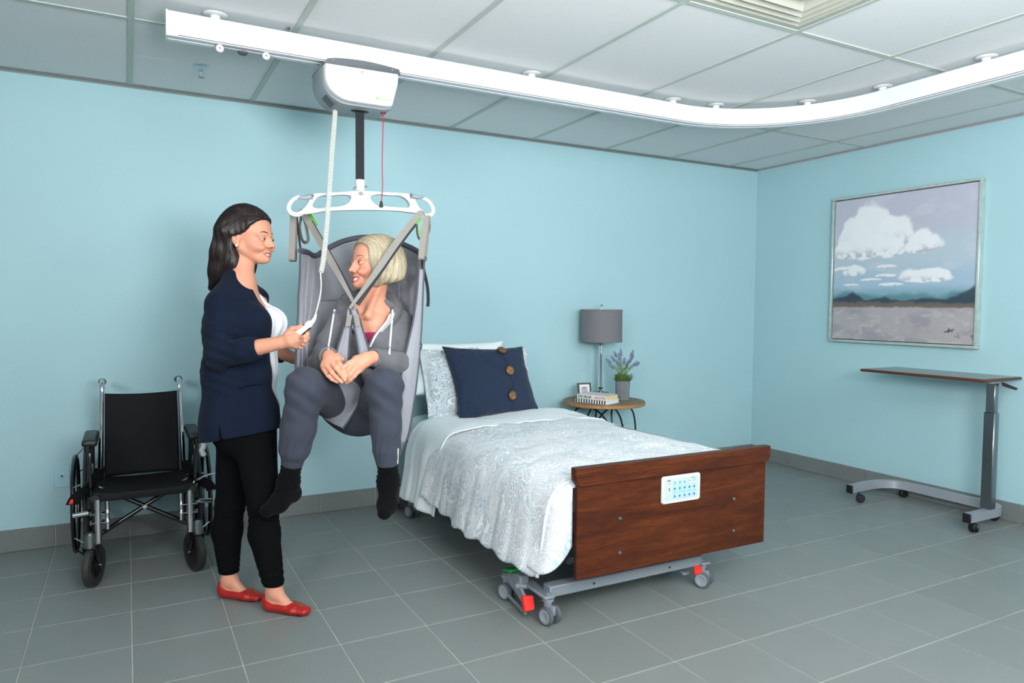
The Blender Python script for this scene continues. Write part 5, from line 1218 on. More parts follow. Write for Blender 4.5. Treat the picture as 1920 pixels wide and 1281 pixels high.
dR = level(tR-hR); dL = level(nf*.9+IB*.05)
hR = hR+(0, 0, 0); tR = hR+dR*.178; tL = hL+dL*.178
anR, anL = hR+dR*.028+Z3*.085, hL+dL*.028+Z3*.085
def nurse_torso(F, g=0, k=.04):
    fl = (nl, .72)
    F.cone(che+nf*.0, wai, .108+g, .100+g, k, flat=fl); F.cone(wai, pel, .100+g, .124+g, k, flat=fl)
    F.cone(at(450, 572, 3.0), che, .074+g, .106+g, k, flat=(nl, .62))
    F.cone(shR+nl*.02, shL-nl*.02, .036+g, .036+g, k*.8)
    for s_ in (-1, 1): F.ell(che+nf*.088+nl*.068*s_+Z3*.006, np.array([.058, .058, .062])+g, .03)
    F.ell(pel-nf*.030+Z3*.0, np.array([.108, .108, .092])+g, .04)
F = Field(at(372, 372, 3.0)-(.12, .18, 0), at(600, 372, 3.0)*[1, 1, 0]+np.array([.08, .28, 1.73]), .0030)
F.lo[2] = 0
F = Field((-4.43, -1.62, -.005), (-3.80, -.87, 1.70), .0030)
nurse_torso(F, -.008)
F.cone(neck0, neck1, .049, .054, .03); F.cone(neck1, at(455, 590, 3.0), .052, .09, .03)
F.cone(neck1, shR, .045, .045, .035); F.cone(neck1, shL, .045, .045, .035)
F.chain([shR, elR], [.046, .037], .02); F.chain([elR, elR+(wrR-elR)*.35, wrR], [.037, .038, .0245], .015)
F.chain([shL, elL, wrL], [.044, .035, .025], .02)
for hp, kn, an, hh, tt, dd in ((hipR, knR, anR, hR, tR, dR), (hipL, knL, anL, hL, tL, dL)):
    ca = kn+(an-kn)*.35-nf*.012
    F.chain([hp, kn], [.080, .052], .03); F.chain([kn, ca, an], [.050, .053, .031], .02)
    sd = np.cross(Z3, dd)
    F.cone(an, hh+dd*.010+Z3*.030, .030, .027, .015); F.cone(an+Z3*-.01, hh+dd*.110+Z3*.023, .028, .015, .02); F.cone(hh+dd*.02+Z3*.022, hh+dd*.13+Z3*.0185, .019, .0155, .015, flat=(sd, .62)); F.cone(hh+dd*.13+Z3*.020, hh+dd*.166+Z3*.016, .0155, .011, .012, flat=(sd, .62))
# right hand closed round the handset
def hand_pts(L, d): return [at(u, v, dd) for u, v, dd in L]
palm = hand_pts([(530, 641, 2.76), (545, 637, 2.752), (556, 634, 2.748)], 0)
F.chain(palm, [.024, .027, .024], .012, flat=(ib, 1.25))
F.cone(at(540, 643, 2.765), at(556, 647, 2.765), .018, .017, .012)
fing = [([(560, 633, 2.742), (571, 632, 2.722), (577, 626, 2.735), (576, 622, 2.752)], (.0088, .0082, .0076, .0068)),
        ([(560, 640, 2.750), (572, 639, 2.728), (577, 633, 2.742), (574, 629, 2.760)], (.0090, .0084, .0076, .0068)),
        ([(558, 646, 2.762), (569, 645, 2.740), (574, 640, 2.752), (570, 636, 2.768)], (.0086, .0080, .0074, .0066)),
        ([(555, 650, 2.775), (564, 651, 2.756), (568, 647, 2.764), (566, 643, 2.778)], (.0078, .0072, .0066, .0060)),
        ([(538, 627, 2.750), (548, 617, 2.745), (558, 615, 2.742), (570, 610.5, 2.740)], (.0135, .0110, .0092, .0078))]
for P_, r_ in fing: F.chain(hand_pts(P_, 0), r_, .0045)
# left hand resting on the sling behind
F.cone(wrL, at(566, 668, 3.17), .022, .020, .012, flat=(ib, 1.3))
for k in range(4): F.chain([at(566, 662+k*5, 3.17), at(577, 661+k*5.5, 3.165), at(587, 661+k*5.5, 3.165)], [.0085, .0078, .0068], .004)
F.chain([at(556, 664, 3.18), at(566, 656, 3.175), at(576, 653, 3.17)], [.011, .009, .0075], .005)
p, up_, lo_ = head_prims(F, NT_, HS, smile=.55, eye_open=.0027, lf=.90, nz=.006)
nurse_F = F
ncol = skin_cols(NT_, HS, 'd0947a', 'b15e5c', up_, lo_, .30)
body = F.build('body', M['skin_v'], nurse, cols=ncol)
M['brow_dk'] = mat('dark_brow', '3a2620', .8)
head_parts(F, NT_, HS, nurse, p, up_, lo_, mat('brown_iris', '3f2a1c', .2), M['brow_dk'], .55, (1, -.02, -.10), .0027, 1.0)
MB().sphere(p(-.002, -.0825, -.036), .0052*HS, 14, 10).build('pearl_earring', mat('pearl', 'efe6d8', .15, coat=.6), nurse)
# thumb nail and finger nails
M['nail'] = mat('dark_red_nail', '5e0f1c', .12, coat=.8)
MB().sphere(at(571, 609.2, 2.7335), (.0078, .0052, .003), 16, 8, R=np.stack([nrm(at(571, 610, 2.74)-at(560, 614, 2.74)), nrm(iu), ib], 1)).build('thumb_nail', M['nail'], nurse)

# ---- hair
M['dkhair'] = mat('dark_brown_hair', '1d1312', .38, spec=.5, bump=(60, .004, (1, 1, .08)), var=(35, .35, (1, 1, .06)))
FH = Field(HO-np.array([.24, .24, .28]), HO+np.array([.20, .20, .19]), .0032)
def hp_(*q): return HO+HA@(np.array(q, float)*HS)
FH.ell(hp_(-.022, 0, .040), np.array([.104, .083, .100])*HS, .02, R=HA)
FH.ell(hp_(.018, 0, .050), np.array([.074, .074, .062])*HS, .02, R=HA)
FH.chain([hp_(-.055, 0, .02), hp_(-.082, 0, -.06), hp_(-.100, 0, -.125), hp_(-.132, 0, -.25)], np.array([.070, .057, .050, .036])*HS, .03, flat=(head_l, .62))
FH.chain([hp_(-.020, 0, -.02), hp_(-.034, 0, -.10), hp_(-.060, 0, -.18)], np.array([.056, .052, .046])*HS, .02, flat=(head_l, .68))
def face_open(X, Y, Z):
    dx, dy, dz = X-HO[0], Y-HO[1], Z-HO[2]; x = (dx*HA[0, 0]+dy*HA[1, 0]+dz*HA[2, 0])/HS; y = (dx*HA[0, 1]+dy*HA[1, 1]+dz*HA[2, 1])/HS; z = (dx*HA[0, 2]+dy*HA[1, 2]+dz*HA[2, 2])/HS
    xh = np.interp(z, [-.3, -.12, -.075, -.042, .0, .010, .022, .045, .070, .084, .10], [-.012, -.008, -.008, -.022, -.026, .004, .030, .046, .068, .092, .14])
    return (xh-x)*HS                                            # negative = in front of the hairline
FH.op(lambda X, Y, Z: -face_open(X, Y, Z), FH.lo, FH.lo+FH.h*FH.n, .010, 'int', 0)
def cutb(X, Y, Z):
    dx, dy, dz = X-HO[0], Y-HO[1], Z-HO[2]; x = (dx*HA[0, 0]+dy*HA[1, 0]+dz*HA[2, 0])/HS; z = (dx*HA[0, 2]+dy*HA[1, 2]+dz*HA[2, 2])/HS
    return ((-.150+(x+.03)*.42)-z)*HS*.9
FH.op(cutb, FH.lo, FH.lo+FH.h*FH.n, .010, 'int', 0)
def groove(X, Y, Z):
    dx, dy, dz = X-HO[0], Y-HO[1], Z-HO[2]; x = dx*HA[0, 0]+dy*HA[1, 0]; y = dx*HA[0, 1]+dy*HA[1, 1]
    a = np.arctan2(y, x+.02+.25*np.clip(-dz, 0, .2)); return .0009*np.sin(a*26+3*np.sin(dz*18))+.0005*np.sin(a*61+dz*20)
FH.op(groove, FH.lo, FH.lo+FH.h*FH.n, 1, 'disp', 0)
FH.build('hair', M['dkhair'], nurse)
M['hairs_dk'] = mat('dark_hair_strands', '241818', .35, spec=.6, vcol=True)
def dn(P):
    L_ = (P-HO)@HA; x, y, z = L_[:, 0], L_[:, 1], L_[:, 2]
    t = np.clip((z-.0)/.09, 0, 1); D = np.stack([-.9*t-.22*(1-t)-.3*(x > .02), .35*np.sign(y)*t*(np.abs(y) < .06), -.25-.75*(1-t)], 1); return D@HA.T
strands(FH, 2600, lambda V: np.ones(len(V), bool), (.7, 1.5), dn, M['hairs_dk'], nurse, .0008, 3, 'hair_strands', 14, .010, .0004, ['140e0e', '1c1413', '261b18', '171111'])

# ---- blouse
M['blouse'] = mat('white_blouse', 'e6e9ee', .8, sheen=.2, bump=(30, .004, (1, 1, .15)))
FB = Field((-4.36, -1.40, .68), (-3.90, -.88, 1.50), .0045)
nurse_torso(FB, .006); FB.cone(pel, pel-Z3*.10, .135, .14, .03, flat=(nl, .72))
FB.cone(che+nf*.07, wai+nf*.075, .055, .05, .04, flat=(nl, .6)); FB.plane(pel+Z3*.05, (0, 0, -1)); FB.plane(at(455, 533, 3.0), nrm(Z3*1-nf*.15), .01)
nk = at(480, 520, 3.0); FB.ell(at(470, 528, 2.99)+nf*.045, (.105, .085, .115), .008, 'sub', np.stack([nf, nl, Z3], 1))
FB.op(lambda X, Y, Z: .0022*np.sin(((X-che[0])*nl[0]+(Y-che[1])*nl[1])*150+2*np.sin(Z*25))*np.clip((1.42-Z)*4, 0, 1), FB.lo, FB.lo+FB.h*FB.n, 1, 'disp', 0)
FB.build('blouse', M['blouse'], nurse)
# ---- cardigan
M['cardigan'] = mat('navy_knit', '101a2b', .95, spec=.15, sheen=.03, bump=(300, .0005, (1, 1, .5)))
FC = Field((-4.46, -1.56, .62), (-3.85, -.86, 1.50), .0042)
nurse_torso(FC, .016, .045)
FC.cone(pel-nf*.012, pel-Z3*.10-nf*.015, .136, .142, .03, flat=(nl, .76)); FC.cone(wai-nf*.014, pel-nf*.014, .122, .136, .03, flat=(nl, .76)); FC.cone(che-nf*.045, wai-nf*.018, .104, .122, .04, flat=(nl, .76))
FC.chain([shR+Z3*.0, shR+(elR-shR)*.5, elR], [.053, .054, .050], .016); FC.chain([elR, elR+(wrR-elR)*.40, elR+(wrR-elR)*.68], [.050, .047, .042], .015)
FC.chain([shL, elL, elL+(wrL-elL)*.75], [.058, .050, .042], .02)
FC.cone(neck1+Z3*.012-nf*.015, shR, .056, .048, .025); FC.cone(neck1+Z3*.012-nf*.015, shL, .056, .048, .025)
def fold(X, Y, Z):
    n = noise3(X, Y, Z, 34, 4)*.0035+noise3(X, Y, Z, 70, 9)*.0012
    dx, dy, dz = X-elR[0], Y-elR[1], Z-elR[2]; r = np.sqrt(dx*dx+dy*dy+dz*dz); w_ = np.exp(-(r/.13)**2)
    return n+w_*.0035*np.sin(dz*150+dx*60)
FC.op(fold, FC.lo, FC.lo+FC.h*FC.n, 1, 'disp', 0)
# open front: the near edge runs down in front of the blouse
EP = np.array([at(*q) for q in [(440, 492, 2.93), (449, 506, 2.93), (464, 530, 2.91), (485, 560, 2.89), (503, 583, 2.88), (519, 612, 2.88), (527, 645, 2.88), (528, 700, 2.89), (527, 760, 2.90), (523, 800, 2.90), (520, 840, 2.90)]])
EF_ = None; EZ = EP[::-1, 2]; EF = ((EP-che)@nf)[::-1]
def front_open(X, Y, Z):
    dx, dy = X-che[0], Y-che[1]; f = dx*nf[0]+dy*nf[1]; l = dx*nl[0]+dy*nl[1]
    fe = np.interp(Z, EZ, EF); ff = fe+np.interp(Z, [.7, 1.1, 1.25, 1.32, 1.38, 1.46], [-.16, -.18, -.17, -.06, .025, .045]); k = np.clip((l+.035)/.05, 0, 1)
    return (fe*(1-k)+ff*k)-f
FC.cone(che+nf*.075-nl*.055, wai+nf*.095-nl*.055, .060, .058, .03); FC.cone(wai+nf*.095-nl*.055, pel+nf*.095-nl*.050-Z3*.09, .058, .066, .03)
FC.cone(hipR+Z3*.09+nf*.0, hipR-Z3*.05+nf*.005, .105, .110, .03); FC.cone(hipL+Z3*.09, hipL-Z3*.05, .104, .108, .03)
FC.op(front_open, FC.lo, FC.lo+FC.h*FC.n, .005, 'sub', 0)
# sleeve end, neck and hem cuts
wd = nrm(wrR-elR); c_ = elR+(wrR-elR)*.655
FC.plane(c_, wd, .003, box=(c_-.075, c_+.13))
FC.cone(neck0, neck1-Z3*.02, .0535, .0585, .004, 'sub')
FC.op(lambda X, Y, Z: (.735+.03*((X-pel[0])*nf[0]+(Y-pel[1])*nf[1])/.15-.02)-Z, FC.lo, FC.lo+FC.h*FC.n, .004, 'int', 0)
sl = at(424, 812, 2.85); FC.op(lambda X, Y, Z: np.maximum(np.abs((X-sl[0])*nf[0]+(Y-sl[1])*nf[1])-np.clip(.79-Z, 0, .07)*.13, np.maximum(Z-.79, ((X-sl[0])*nl[0]+(Y-sl[1])*nl[1])-.12)), (sl[0]-.1, sl[1]-.1, .6), (sl[0]+.1, sl[1]+.1, .85), .003, 'sub', 0)
# shell: hollow inside the sleeve mouth and the hem
FC.cone(elR+(wrR-elR)*.60, wrR, .0345, .032, .003, 'sub')
FC.build('cardigan', M['cardigan'], nurse)
Q = FC.snap([at(448+q*4.3, 729-math.sin(q*.33)*2-q*.8, 2.8) for q in range(11)], off=.0005, span=.25, n=300)
MB().tube(Q, .0032, 6).build('pocket_welt', mat('navy_rib', '0a0f1c', .95, spec=.1), nurse)
# ---- leggings
M['leggings'] = mat('black_leggings', '090a0c', .95, spec=.12, bump=(40, .003))
FL = Field((-4.42, -1.52, .07), (-3.98, -.90, .98), .0042)
FL.cone(pel, pel-Z3*.03, .126, .114, .05, flat=(nl, .74)); FL.ell(pel-nf*.030, (.110, .110, .092), .03)
for hp, kn, an in ((hipR, knR, anR), (hipL, knL, anL)):
    ca = kn+(an-kn)*.35-nf*.014; FL.chain([hp+Z3*.02, kn], [.090, .060], .05); FL.chain([kn, ca, an+Z3*.01], [.058, .062, .041], .02)
    FL.ell(kn-nf*.02, (.04, .04, .05), .02)
def lf(X, Y, Z):
    w1 = np.exp(-((Z-.40)/.07)**2)+1.1*np.exp(-((Z-.14)/.045)**2); return .0022*w1*np.sin(Z*230+6*noise3(X, Y, Z, 22, 6)+9*Y)*(.4+.6*np.sin(X*30+Y*25)**2)+noise3(X, Y, Z, 40, 2)*.0018
FL.op(lf, FL.lo, FL.lo+FL.h*FL.n, 1, 'disp', 0); FL.op(lambda X, Y, Z: .105-Z+0*X, FL.lo, FL.lo+FL.h*FL.n, .003, 'int', 0)
FL.build('leggings', M['leggings'], nurse)
# ---- red ballet flats
M['red_leather'] = mat('red_leather', 'a31d1b', .4, coat=.1, bump=(160, .0006)); M['gold'] = mat('gold', 'd8b25a', .2, metal=1); M['sole'] = mat('dark_sole', '2a1a16', .6)
for hh, dd, nm in ((hR, dR, 0), (hL, dL, 1)):
    sd = np.cross(Z3, dd)
    e0, e1 = hh-dd*.03, hh+dd*.19; FS = Field(np.minimum(e0, e1)-(.06, .06, .006), np.maximum(e0, e1)+(.06, .06, .10), .0028)
    FS.cone(hh+dd*.006+Z3*.030, hh+dd*.006+Z3*.055, .0335, .031, .01); FS.cone(hh+dd*.02+Z3*.024, hh+dd*.13+Z3*.0205, .0258, .0215, .015, flat=(sd, .60)); FS.cone(hh+dd*.13+Z3*.0205, hh+dd*.180+Z3*.0175, .0215, .0165, .012, flat=(sd, .58))
    FS.cone(hh+dd*.03+Z3*.03, hh+dd*.1+Z3*.028, .028, .026, .01, flat=(sd, .75))
    FS.op(lambda X, Y, Z: .0015-Z+0*X, FS.lo, FS.lo+FS.h*FS.n, .002, 'int', 0)
    FS.ell(hh+dd*.062+Z3*.068, (.070, .031, .034), .004, 'sub', np.stack([dd, sd, Z3], 1))
    FS.op(lambda X, Y, Z: Z-(.036+.028*np.clip(1-((X-hh[0])*dd[0]+(Y-hh[1])*dd[1]+.03)/.07, 0, 1)+.014*np.clip((((X-hh[0])*dd[0]+(Y-hh[1])*dd[1])-.10)/.03, 0, 1)), FS.lo, FS.lo+FS.h*FS.n, .004, 'int', 0)
    sh = FS.build('shoe', M['red_leather'], nurse)
    MB().prism([(-.016, -.012), (-.016, .012), (.05, .017), (.12, .026), (.165, .021), (.184, 0), (.165, -.021), (.12, -.026), (.05, -.017)], 0, .003, hh+Z3*.0005, dd, sd, Z3).build('sole', M['sole'], sh)
    c = FS.snap([hh+dd*.148+Z3*.035], Z3, .0015, .05, 200)[0]; n_ = nrm(Z3*.93+dd*.36); x_ = nrm(sd-n_*np.dot(sd, n_)); y_ = np.cross(n_, x_)
    MB().tube([c+(math.cos(a)*x_+math.sin(a)*y_)*.0125 for a in np.linspace(0, 2*PI, 26, endpoint=False)], .0016, 8, closed=True).build('emblem_ring', M['gold'], sh)
    if nm == 0: text('emblem_letters', 'MK', .0115, c+x_*.0088-y_*-.004+n_*.0012-y_*.0, -x_, -y_, M['gold'], sh, ext=.0006)
    for k in (-1, 1): MB().sphere(c+x_*.024*k-n_*.007, .0022, 10, 6).build('stud', M['gold'], sh)
# ---- handset and its coiled cord
hs = thing('lift_handset', 'white lift handset with a coiled cord in the standing woman\'s hand', 'remote control', at(566, 620, 2.745))
M['ivory'] = mat('ivory_plastic', 'dfe2da', .4)
a_, b_ = at(554, 630, 2.752), at(581, 607, 2.735); ax_ = nrm(b_-a_); sd_ = nrm(np.cross(ax_, ib)); 
MB().box((a_+b_)/2, (np.linalg.norm(b_-a_)+.012, .026, .017), .006, R=np.stack([ax_, sd_, nrm(np.cross(ax_, sd_))], 1), seg=3).build('shell', M['ivory'], hs)
MB().box((a_+b_)/2+sd_*.0135*(1 if sd_[2] < 0 else -1)+ax_*.004, (.055, .004, .013), .001, R=np.stack([ax_, sd_, nrm(np.cross(ax_, sd_))], 1)).build('button_panel', M['black_pl'], hs)
P = spl([b_, at(586, 603, 2.735), at(590, 597, 2.74), at(592, 590, 2.75)], 14); MB().tube(P, np.array([.0095-.0055*t+.0008*(k % 2) for k, t in enumerate(np.linspace(0, 1, 14))]), 12).build('strain_relief', M['ivory'], hs)
P = spl([at(591, 592, 2.748), at(598, 565, 2.78), at(602, 540, 2.82), at(601, 512, 2.86)], 24); MB().tube(P, .0026, 8).build('cord', M['ivory'], hs)
ctr = spl([at(602, 511, 2.86), at(606, 490, 2.88), at(611, 445, 2.93), at(616, 380, 2.99), at(622, 290, 3.06), at(627, 230, 3.11), at(628.5, 204, 3.135)], 900)
L_ = np.concatenate([[0], np.cumsum(np.linalg.norm(np.diff(ctr, axis=0), axis=1))]); turns = 118; ph = np.linspace(0, turns*2*PI, 900*1)
q_ = np.linspace(0, L_[-1], turns*11); cc_ = np.stack([np.interp(q_, L_, ctr[:, k]) for k in range(3)], 1); a = np.linspace(0, turns*2*PI, len(q_)); rad = .0088+0*a
T_ = nrm(ctr[-1]-ctr[0]); x_, y_, _ = frame(T_)
hx = cc_+rad[:, None]*(np.cos(a)[:, None]*x_+np.sin(a)[:, None]*y_)
MB().tube(hx, .0022, 5).build('coiled_cord', M['ivory'], hs, smooth=180)
MB().tube(spl([hx[-1], at(629, 200, 3.13), at(633, 194, 3.10), at(630, 186, 3.09)], 12), .0026, 8).build('cord_plug', M['ivory'], hs)
# ================================================================ the woman in the sling
pf = nrm(IB*.96-IR*.26); pl2 = nrm(np.cross(Z3, pf))
ph_f = nrm(-IR*.73+IB*.68+Z3*.09); ph_l = nrm(np.cross(Z3, ph_f)); PA = np.stack([ph_f, ph_l, np.cross(ph_f, ph_l)], 1); PS = 1.05
PO = at(677, 491, 3.07)-PA@np.array([.078, .031, 0])*PS; PT = (PO, PA)
pat = thing('person', 'seated woman with blond bob in grey hoodie hanging in the grey sling', 'person', (at(690, 800, 3.1)[0], at(690, 800, 3.1)[1], .33))
def W_(*L): return [at(*q) for q in L]
pche, pwai, ppel = W_((695, 632, 3.17), (684, 698, 3.14), (674, 762, 3.11))
pneck0 = PO+PA@np.array([-.028, 0, -.06])*PS; pneck1 = at(698, 572, 3.16)
pshR, pshL = at(636, 604, 3.10), at(752, 604, 3.19)
pelR, pwrR = at(602, 680, 2.99), at(617, 668, 2.80)
pelL, pwrL = at(762, 686, 3.06), at(698, 670, 2.82)
phR, phL = at(645, 758, 3.12), at(708, 758, 3.12)
pkR, pkL = at(574, 724, 2.76), at(721, 724, 2.74)
paR, paL = at(541, 903, 2.84), at(728, 903, 2.80)
def pt_torso(F, g=0, k=.035):
    fl = (pl2, .72)
    F.cone(pche, pwai, .100+g, .096+g, k, flat=fl); F.cone(pwai, ppel, .096+g, .108+g, k, flat=fl)
    F.cone(at(697, 590, 3.16), pche, .070+g, .098+g, k, flat=(pl2, .62)); F.cone(pshR+pl2*.02, pshL-pl2*.02, .034+g, .034+g, k*.8)
    for s_ in (-1, 1): F.ell(pche+pf*.075+pl2*.062*s_, np.array([.048, .048, .05])+g, .025)
lo_b = np.array([-4.30, -1.86, .24]); hi_b = np.array([-3.38, -.98, 1.60])
F = Field(lo_b, hi_b, .0030)
pt_torso(F, -.008)
F.cone(pneck0, pneck1, .046, .050, .025); F.cone(pneck1, at(697, 605, 3.15), .05, .085, .03)
F.cone(pneck1, pshR, .042, .04, .03); F.cone(pneck1, pshL, .042, .04, .03)
# collar bones and neck tendons
for s_, sh in ((-1, pshR), (1, pshL)):
    F.cone(at(690, 592, 3.06), sh+pf*.02, .010, .010, .02); F.cone(pneck0+PA[:, 1]*s_*.03, at(690, 590, 3.065), .012, .009, .02)
F.chain([pshR, pelR, pelR+(pwrR-pelR)*.4, pwrR], [.040, .034, .034, .0235], .015); F.chain([pshL, pelL, pelL+(pwrL-pelL)*.4, pwrL], [.040, .034, .034, .0235], .015)
for hp, kn, an in ((phR, pkR, paR), (phL, pkL, paL)):
    F.chain([hp, kn], [.072, .050], .03); F.chain([kn, kn+(an-kn)*.35+Z3*0, an], [.050, .048, .029], .02)
ftR = W_((548, 925, 2.875), (522, 945, 2.82), (500, 958, 2.78)); ftL = W_((731, 928, 2.84), (726, 948, 2.765), (721, 962, 2.72))
for an, ft in ((paR, ftR), (paL, ftL)): F.chain([an, ft[0]], [.028, .026], .015); F.chain([an, ft[1], ft[2]], [.028, .024, .018], .015); F.chain([ft[0], ft[1]], [.024, .024], .015)
# clasped hands: her right hand over her left
def ch(L, r, k=.0045): F.chain([at(*q) for q in L], r, k)
F.chain(W_((617, 668, 2.80), (619, 678, 2.775), (621, 684, 2.765)), [.024, .030, .030], .012, flat=(ib, 1.45))
F.chain(W_((610, 686, 2.768), (631, 676, 2.765)), [.020, .020], .01, flat=(ib, 1.3))
ch([(629, 675, 2.762), (636, 682, 2.742), (643, 691, 2.735), (650, 706, 2.738)], (.0105, .0095, .0088, .0070))
ch([(620, 679, 2.756), (630, 690, 2.735), (638, 700, 2.730), (647, 713, 2.736)], (.0108, .0098, .0088, .0070))
ch([(613, 686, 2.758), (622, 698, 2.738), (630, 707, 2.733), (641, 717, 2.738)], (.0105, .0092, .0084, .0066))
ch([(607, 693, 2.765), (615, 704, 2.745), (622, 711, 2.740), (633, 717, 2.744)], (.0095, .0084, .0076, .0062))
ch([(612, 668, 2.785), (632, 668, 2.78), (642, 674, 2.785)], (.014, .011, .009), .008)
F.chain(W_((698, 670, 2.82), (686, 674, 2.795), (674, 682, 2.785)), [.024, .028, .030], .012, flat=(ib, 1.45))
F.chain(W_((668, 676, 2.785), (672, 692, 2.785)), [.020, .020], .01, flat=(ib, 1.3))
ch([(664, 676, 2.770), (654, 681, 2.760), (645, 688, 2.758), (638, 696, 2.768)], (.0102, .0094, .0088, .0070))
ch([(662, 683, 2.765), (653, 692, 2.752), (647, 700, 2.752), (642, 708, 2.762)], (.0104, .0094, .0086, .0068))
ch([(666, 692, 2.768), (657, 702, 2.752), (652, 709, 2.752), (647, 716, 2.760)], (.0100, .0090, .0082, .0066))
ch([(673, 696, 2.778), (664, 706, 2.762), (657, 713, 2.760), (650, 719, 2.766)], (.0090, .0082, .0076, .0060))
pp, pup, plo = head_prims(F, PT, PS, smile=1.0, eye_open=.0042, lf=1.02)
def freckle(V, L_, c):
    n = noise3(V[:, 0], V[:, 1], V[:, 2], 260, 5); ch_ = (np.linalg.norm(V-at(690, 600, 3.08), axis=1) < .16); f = np.clip(n-.25, 0, .4)*.5*ch_; return c*(1-f[:, None]*np.array([.2, .5, .6]))
F.build('body', M['skin_v'], pat, cols=skin_cols(PT, PS, 'd3967c', 'bb5557', pup, plo, .5, freckle))
pF = F
head_parts(F, PT, PS, pat, pp, pup, plo, mat('blue_grey_iris', '5b6f7c', .2), mat('light_brown_brow', '7d5c45', .8), 1.0, (1, -.12, .0), .0042, .9)
# fingernails and rings
M['nat_nail'] = mat('natural_nail', 'cf9a86', .3, coat=.2); M['silver_ring'] = mat('silver_ring', 'dcdcdc', .12, metal=1)
for (u, v, d_) in ((650, 707, 2.7315), (646.5, 713.5, 2.7295), (641.5, 717, 2.732)):
    MB().sphere(at(u, v, d_), (.0046, .0038, .0018), 14, 8, R=np.stack([nrm(at(1, 1.3, 1)-at(0, 0, 1)), nrm(at(1.3, -1, 1)-at(0, 0, 1)), ib], 1)).build('fingernail', M['nat_nail'], pat)
for (u, v, d_, r_, rad) in ((618.5, 699, 2.740, (1, 1.05), .0106), (646, 687.5, 2.7545, (-1, .8), .0108)):
    ax = nrm(at(100*r_[0], 100*r_[1], 1)-at(0, 0, 1)); x_, y_, _ = frame(ax); c = at(u, v, d_)
    rg_ = MB().tube([c+(math.cos(a)*x_+math.sin(a)*y_)*rad for a in np.linspace(0, 2*PI, 24, endpoint=False)], .0013, 6, closed=True).build('ring', M['silver_ring'], pat)
MB().lathe([(0, 0), (.0065, 0), (.0065, .002), (.0045, .003)], at(645, 688, 2.741), ib, 16).build('ring_setting', M['silver_ring'], rg_)
MB().sphere(at(645, 688, 2.7375), (.0038, .0038, .002), 12, 8, R=np.stack([ir, iu, ib], 1)).build('ring_stone', mat('dark_stone', '27323c', .1, coat=.5), rg_)

# ---- bob haircut
M['blond'] = mat('ash_blond_hair', 'a3977d', .42, spec=.5, bump=(55, .004, (1, 1, .08)), var=(30, .22, (1, 1, .06)))
FH = Field(PO-np.array([.20, .20, .17]), PO+np.array([.20, .20, .19]), .0032)
def hq(*q): return PO+PA@(np.array(q, float)*PS)
FH.ell(hq(-.026, 0, .030), np.array([.110, .096, .102])*PS, .02, R=PA)
FH.ell(hq(.015, 0, .048), np.array([.078, .078, .066])*PS, .02, R=PA)
for s_ in (-1, 1): FH.chain([hq(-.005, .062*s_, .02), hq(.004, .070*s_, -.04), hq(.008, .062*s_, -.095)], np.array([.040, .034, .020])*PS, .025)
FH.chain([hq(-.06, 0, .0), hq(-.06, 0, -.05), hq(-.045, 0, -.10)], np.array([.075, .068, .05])*PS, .03, flat=(ph_l, .72))
def fo(X, Y, Z):
    dx, dy, dz = X-PO[0], Y-PO[1], Z-PO[2]; x = (dx*PA[0, 0]+dy*PA[1, 0]+dz*PA[2, 0])/PS; y = (dx*PA[0, 1]+dy*PA[1, 1]+dz*PA[2, 1])/PS; z = (dx*PA[0, 2]+dy*PA[1, 2]+dz*PA[2, 2])/PS
    xh = np.interp(z, [-.2, -.10, -.06, 0, .03, .055, .075, .088, .10], [.030, .035, .046, .052, .054, .058, .070, .092, .14])
    return (x-xh-.010*np.clip((y-.03)/.05, 0, 1)+.030*np.clip((-y-.02)/.05, 0, 1)*(z < .06))*PS
FH.op(fo, FH.lo, FH.lo+FH.h*FH.n, .010, 'int', 0)
def cb(X, Y, Z):
    dx, dy, dz = X-PO[0], Y-PO[1], Z-PO[2]; x = (dx*PA[0, 0]+dy*PA[1, 0]+dz*PA[2, 0])/PS; z = (dx*PA[0, 2]+dy*PA[1, 2]+dz*PA[2, 2])/PS
    return ((-.092-(x+.0)*.36)-z)*PS*.94
FH.op(cb, FH.lo, FH.lo+FH.h*FH.n, .030, 'int', 0)
FH.cone(pneck0+PA[:, 2]*.02, pneck1, .048, .05, .01, 'sub')
def gr2(X, Y, Z):
    dx, dy, dz = X-PO[0], Y-PO[1], Z-PO[2]; x = dx*PA[0, 0]+dy*PA[1, 0]; y = dx*PA[0, 1]+dy*PA[1, 1]; a = np.arctan2(y, x+.02)
    return .0010*np.sin(a*22+2.5*np.sin(dz*20))+.0005*np.sin(a*53+dz*26)
FH.op(gr2, FH.lo, FH.lo+FH.h*FH.n, 1, 'disp', 0)
FH.build('hair', M['blond'], pat)
def dn2(P):
    L_ = (P-PO)@PA; x, y, z = L_[:, 0], L_[:, 1], L_[:, 2]; t = np.clip((z-.02)/.08, 0, 1); s_ = np.where(y > -.02, 1, -1)
    D = np.stack([-.25*t+.12*(1-t)*(x > -.03)-.0*(x < 0)+.10*(1-t), .85*s_*t, -.22-.8*(1-t)], 1); return D@PA.T
M['hairs_bl'] = mat('blond_strands', 'c0b090', .4, spec=.6, vcol=True)
strands(FH, 4200, lambda V: ((V-PO)@PA)[:, 2] > -.05, (.6, 1.3), dn2, M['hairs_bl'], pat, .0008, 8, 'hair_strands', 12, .010, .0003, ['bfb498', '9f9379', '8d8168', 'b1a589', 'cdc2a8', '988b6f'])

